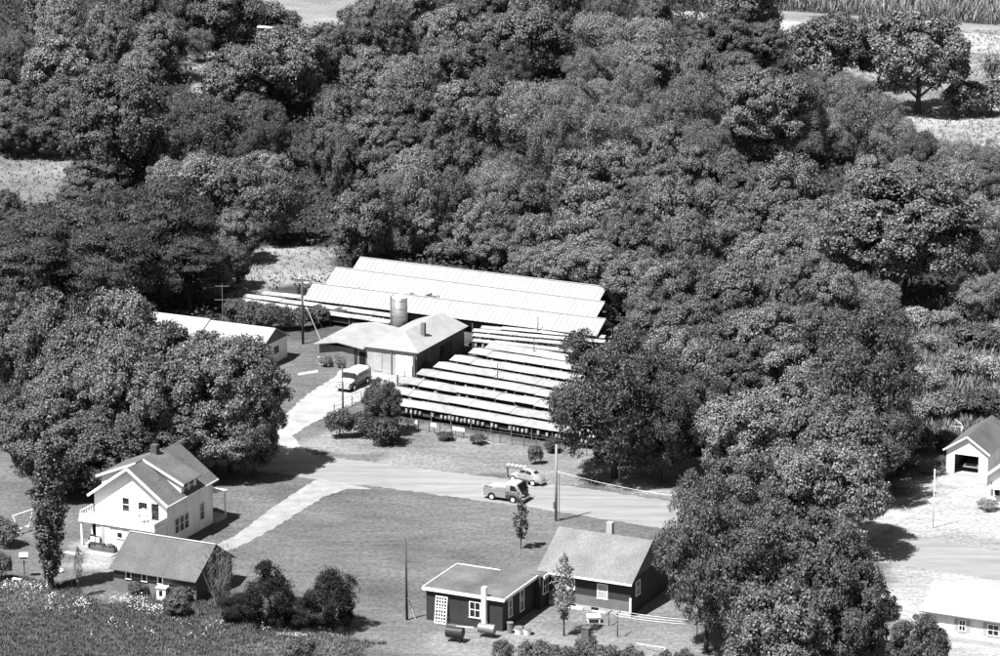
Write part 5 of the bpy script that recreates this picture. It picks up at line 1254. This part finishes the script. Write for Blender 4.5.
# mailboxes
ms = thing('mailbox_stand', 'wooden rail on posts carrying the mailboxes behind the small car', 'stand', gp(507.5, 477), YAW)
MB().bar((-0.2, 0, 1.05), (2.1, 0, 1.05), 0.3, 0.06).build('rail', 'old_wood', ms)
for x in (0.0, 1.9): MB().box(x - 0.06, x + 0.06, -0.06, 0.06, 0, 1.02).build('post', 'old_wood', ms)
mb_ = MB(); prof = [(-0.13, 0)] + [(-0.13 * math.cos(math.pi * k / 10), 0.16 + 0.13 * math.sin(math.pi * k / 10)) for k in range(11)] + [(0.13, 0)]
mb_.prism(prof, -0.28, 0.28); mbm = mb_.mesh('mailbox_body', 'white_paint'); mdm = MB().prism([(x * 0.92, z * 0.95 + 0.005) for x, z in prof], -0.31, -0.281).mesh('door', 'galvanised')
for k in range(5):
    b_ = thing('mailbox', 'arched white mailbox, %s from left on the rail behind the small car' % ORD[k], 'mailbox', ms.matrix_basis @ Vector((0.05 + k * 0.44, 0, 1.08)), YAW, 'mailboxes by the road')
    link_mesh('box', mbm, b_); link_mesh('door', mdm, b_)

# trellis, plank, tanks and tubs at the dark house
DHO = W(36.4, -93.4)
def dpos(x, y, z=0): return DHO + AX * x + BX * y + Vector((0, 0, z))
tr = thing('trellis', 'white lattice trellis leaning on the dark house wing', 'trellis', dpos(1.55, -0.42), YAW); tr.rotation_euler = (R(-8), 0, YAW)
m = MB().box(-0.58, -0.5, -0.03, 0.03, 0, 2.45).box(0.5, 0.58, -0.03, 0.03, 0, 2.45).box(-0.5, 0.5, -0.03, 0.03, 2.35, 2.45).box(-0.5, 0.5, -0.03, 0.03, 0, 0.1).box(-0.5, 0.5, -0.03, 0.03, 1.2, 1.3); m.build('frame', 'white_paint', tr)
for k in range(1, 4): MB().box(-0.5 + k * 0.25 - 0.035, -0.5 + k * 0.25 + 0.035, -0.02, 0.02, 0.1, 2.35).build('slat', 'white_paint', tr)
for k in range(1, 8):
    if k != 4: MB().box(-0.5, 0.5, -0.0201, 0.0201, k * 0.3 - 0.03, k * 0.3 + 0.03).build('slat', 'white_paint', tr)
pl = MB().bar((0, 0, 0), (-0.75, 0.2, 2.2), 0.16, 0.05); o = pl.build('leaning_plank', 'pale_wood'); o.location = dpos(-0.9, -0.3); tag(o, 'pale plank leaning at the left corner of the dark house wing', 'plank')
def oil_tank(loc, rz_, L_, r, label, mat):
    o = thing('oil_tank', label, 'tank', loc, rz_)
    MB().tube((-L_ / 2, 0, r + 0.35), (L_ / 2, 0, r + 0.35), r, n=20).build('drum', mat, o, False)
    for x in (-L_ * 0.35, L_ * 0.35):
        for y in (-r * 0.6, r * 0.6): MB().bar((x, y, 0), (x, y * 0.7, 0.55), 0.06).build('leg', 'dark_metal', o)
    MB().tube((0, 0, 2 * r + 0.33), (0, 0, 2 * r + 0.6), 0.05, n=6).build('filler_pipe', 'galvanised', o)
oil_tank(gp(455, 641.5), YAW + 0.1, 1.5, 0.5, 'dark horizontal oil tank on legs on the lawn before the wing', 'dark_metal')
oil_tank(gp(487, 637), YAW + 0.05, 1.5, 0.42, 'grey horizontal oil tank against the wing, right of the white flue', 'galvanised')
def tub(loc, label, r=0.35, h=0.45, mat='white_paint'):
    o = thing('tub', label, 'tub', loc)
    m = MB().tube((0, 0, 0), (0, 0, h), r * 0.8, r, 14); m.build('shell', mat, o); MB().tube((0, 0, h - 0.02), (0, 0, h + 0.02), r + 0.03, n=14).build('rim', 'galvanised', o)
tub(gp(510, 633), 'grey upright bin left of the white washtubs', 0.28, 0.95, 'galvanised')
tub(gp(519, 634), 'left of two white washtubs beside the dark house', 0.42, 0.6); tub(gp(527, 634.5), 'right of two white washtubs beside the dark house', 0.42, 0.6)
st = thing('fallen_post', 'pale post lying between trellis and flue at the dark house', 'post', dpos(3.2, -0.75)); MB().bar((0, 0, 0.06), (1.6, -0.35, 0.1), 0.14, 0.1).build('post', 'pale_wood', st)
# lawn table, clothes line and boxes in the yard of the dark house
tb = thing('lawn_table', 'small white slatted table on the yard grass of the dark house', 'table', gp(593.5, 622), YAW + 0.5)
for k in range(5): MB().box(-0.62, 0.62, -0.45 + k * 0.19, -0.29 + k * 0.19, 0.55, 0.6).build('slat', 'white_paint', tb)
for sx in (-0.5, 0.5):
    for sy in (-0.36, 0.36): MB().box(sx - 0.04, sx + 0.04, sy - 0.04, sy + 0.04, 0, 0.55).build('leg', 'white_paint', tb)
for px, py, w_, h_, lab in ((576, 608, 1.5, 0.2, 'pale boards stacked at the foundation of the dark house'), (600, 611.5, 1.3, 0.12, 'single pale board lying before the dark house foundation')):
    o = thing('board_pile', lab, 'boards', gp(px, py), YAW)
    for k in range(2): MB().box(-w_ / 2, w_ / 2, -0.3 + k * 0.31, -0.02 + k * 0.31, 0.0, h_ * (1 - 0.3 * k)).build('board', 'white_paint', o)
cp = []
for px, py, top, lab in ((617.5, 637, 613, 'front dark clothes-line post with cross bar'), (609, 625.5, 612, 'rear thin clothes-line post'), (697, 640, 622, 'clothes-line post at the edge of the right grove')):
    o, h = pole(px, py, top, 0.05, 'old_wood', lab, (), 'clothesline_post', 'post', lambda o, H: MB().bar((0, -0.7, H - 0.08), (0, 0.7, H - 0.08), 0.07).build('cross_bar', 'old_wood', o)); cp.append((o, h))
for k, dy in enumerate((-0.6, 0.0, 0.6)):
    wire('clothes_line', cp[0][0].location + BX * dy + Vector((0, 0, cp[0][1] - 0.05)), cp[2][0].location + BX * dy + Vector((0, 0, cp[2][1] - 0.05)), 0.12, ['near', 'middle', 'far'][k] + ' one of the pale clothes lines in the yard', 0.014, 'white_paint')
bx_ = thing('crate', 'dark upright crate in the yard grass left of the clothes line', 'crate', gp(586, 638), YAW)
MB().box(-0.35, 0.35, -0.3, 0.3, 0, 0.95).build('body', 'old_wood', bx_); MB().box(-0.4, 0.4, -0.35, 0.35, 0.95, 1.0).build('lid', 'old_wood', bx_)
gf = thing('goal_frame', 'low white pipe frame on the grass near the bottom edge', 'frame', gp(636, 649), YAW)
MB().tube((0, 0, 0.5), (2.7, 0, 0.5), 0.04, n=6).build('bar', 'white_paint', gf)
for x in (0.0, 2.7): MB().tube((x, 0, 0), (x, 0, 0.5), 0.04, n=6).build('leg', 'white_paint', gf)
# left yard
wb = thing('well_box', 'white wooden box with dark opening before the brown garage', 'box', gp(162.5, 599.5), YAW + 0.2)
MB().box(-0.42, 0.42, -0.36, 0.36, 0, 1.15).build('body', 'white_paint', wb); MB().box(-0.5, 0.5, -0.44, 0.44, 1.15, 1.22).build('lid', 'white_paint', wb); MB().box(-0.18, 0.12, -0.38, -0.361, 0.45, 0.95).build('opening', 'black_void', wb)
ss = thing('swing_set', 'white A-frame swing set on the left lawn behind the poplar', 'swing', gp(14, 536), 0.9)
for x in (0.0, 2.6):
    for y in (-0.7, 0.7): MB().tube((x, y, 0), (x, 0, 2.0), 0.05, n=6).build('leg', 'white_paint', ss)
MB().tube((-0.15, 0, 2.0), (2.75, 0, 2.0), 0.05, n=6).build('top_bar', 'white_paint', ss)
for x in (0.8, 1.8):
    sw = MB().box(x - 0.22, x + 0.22, -0.1, 0.1, 0.5, 0.54).build('swing_seat', 'white_paint', ss)
    for d in (-0.2, 0.2): MB().tube((x + d, 0, 0.54), (x + d, 0, 1.96), 0.012, n=4).build('chain', 'galvanised', sw)
bh_ = thing('bird_house', 'small bird house on a post among the left flowers', 'bird house', gp(24.5, 577))
MB().tube((0, 0, 0), (0, 0, 1.7), 0.06, n=6).build('post', 'old_wood', bh_); MB().box(-0.3, 0.3, -0.25, 0.25, 1.7, 2.05).build('body', 'pale_wood', bh_)
MB().slab([(-0.4, -0.35, 2.05), (0.4, -0.35, 2.05), (0.4, 0, 2.35), (-0.4, 0, 2.35)], 0.04).slab([(-0.4, 0, 2.35), (0.4, 0, 2.35), (0.4, 0.35, 2.05), (-0.4, 0.35, 2.05)], 0.04).build('roof', 'white_paint', bh_)
bn = thing('lawn_bench', 'low white bench edge on the grass beside the flowers at far left', 'bench', gp(17, 583), YAW); MB().box(-0.45, 0.45, -0.15, 0.15, 0.36, 0.42).build('seat', 'white_paint', bn)
for x in (-0.38, 0.38): MB().box(x - 0.04, x + 0.04, -0.13, 0.13, 0, 0.36).build('leg', 'white_paint', bn)
tp = thing('tyre_planter', 'white painted tyre ring on the lawn right of the poplar', 'planter', gp(58, 572))
m = MB(); n = 24
for k in range(n):
    a = 2 * math.pi * k / n
    for j in range(8):
        b = 2 * math.pi * j / 8; rr = 0.42 + 0.12 * math.cos(b); m.v.append((rr * math.cos(a), rr * math.sin(a), 0.12 + 0.12 * math.sin(b)))
for k in range(n):
    for j in range(8): m.f.append((k * 8 + j, ((k + 1) % n) * 8 + j, ((k + 1) % n) * 8 + (j + 1) % 8, k * 8 + (j + 1) % 8))
m.build('tyre', 'white_paint', tp, True); MB().tube((0, 0, 0.02), (0, 0, 0.12), 0.33, n=16).build('soil', 'old_wood', tp)
wk = thing('walk_slab', 'pale step slab left of the porch steps', 'slab', gp(73, 554), YAW); MB().box(-0.9, 0.9, -0.3, 0.3, 0, 0.1).build('slab', 'white_masonry', wk)
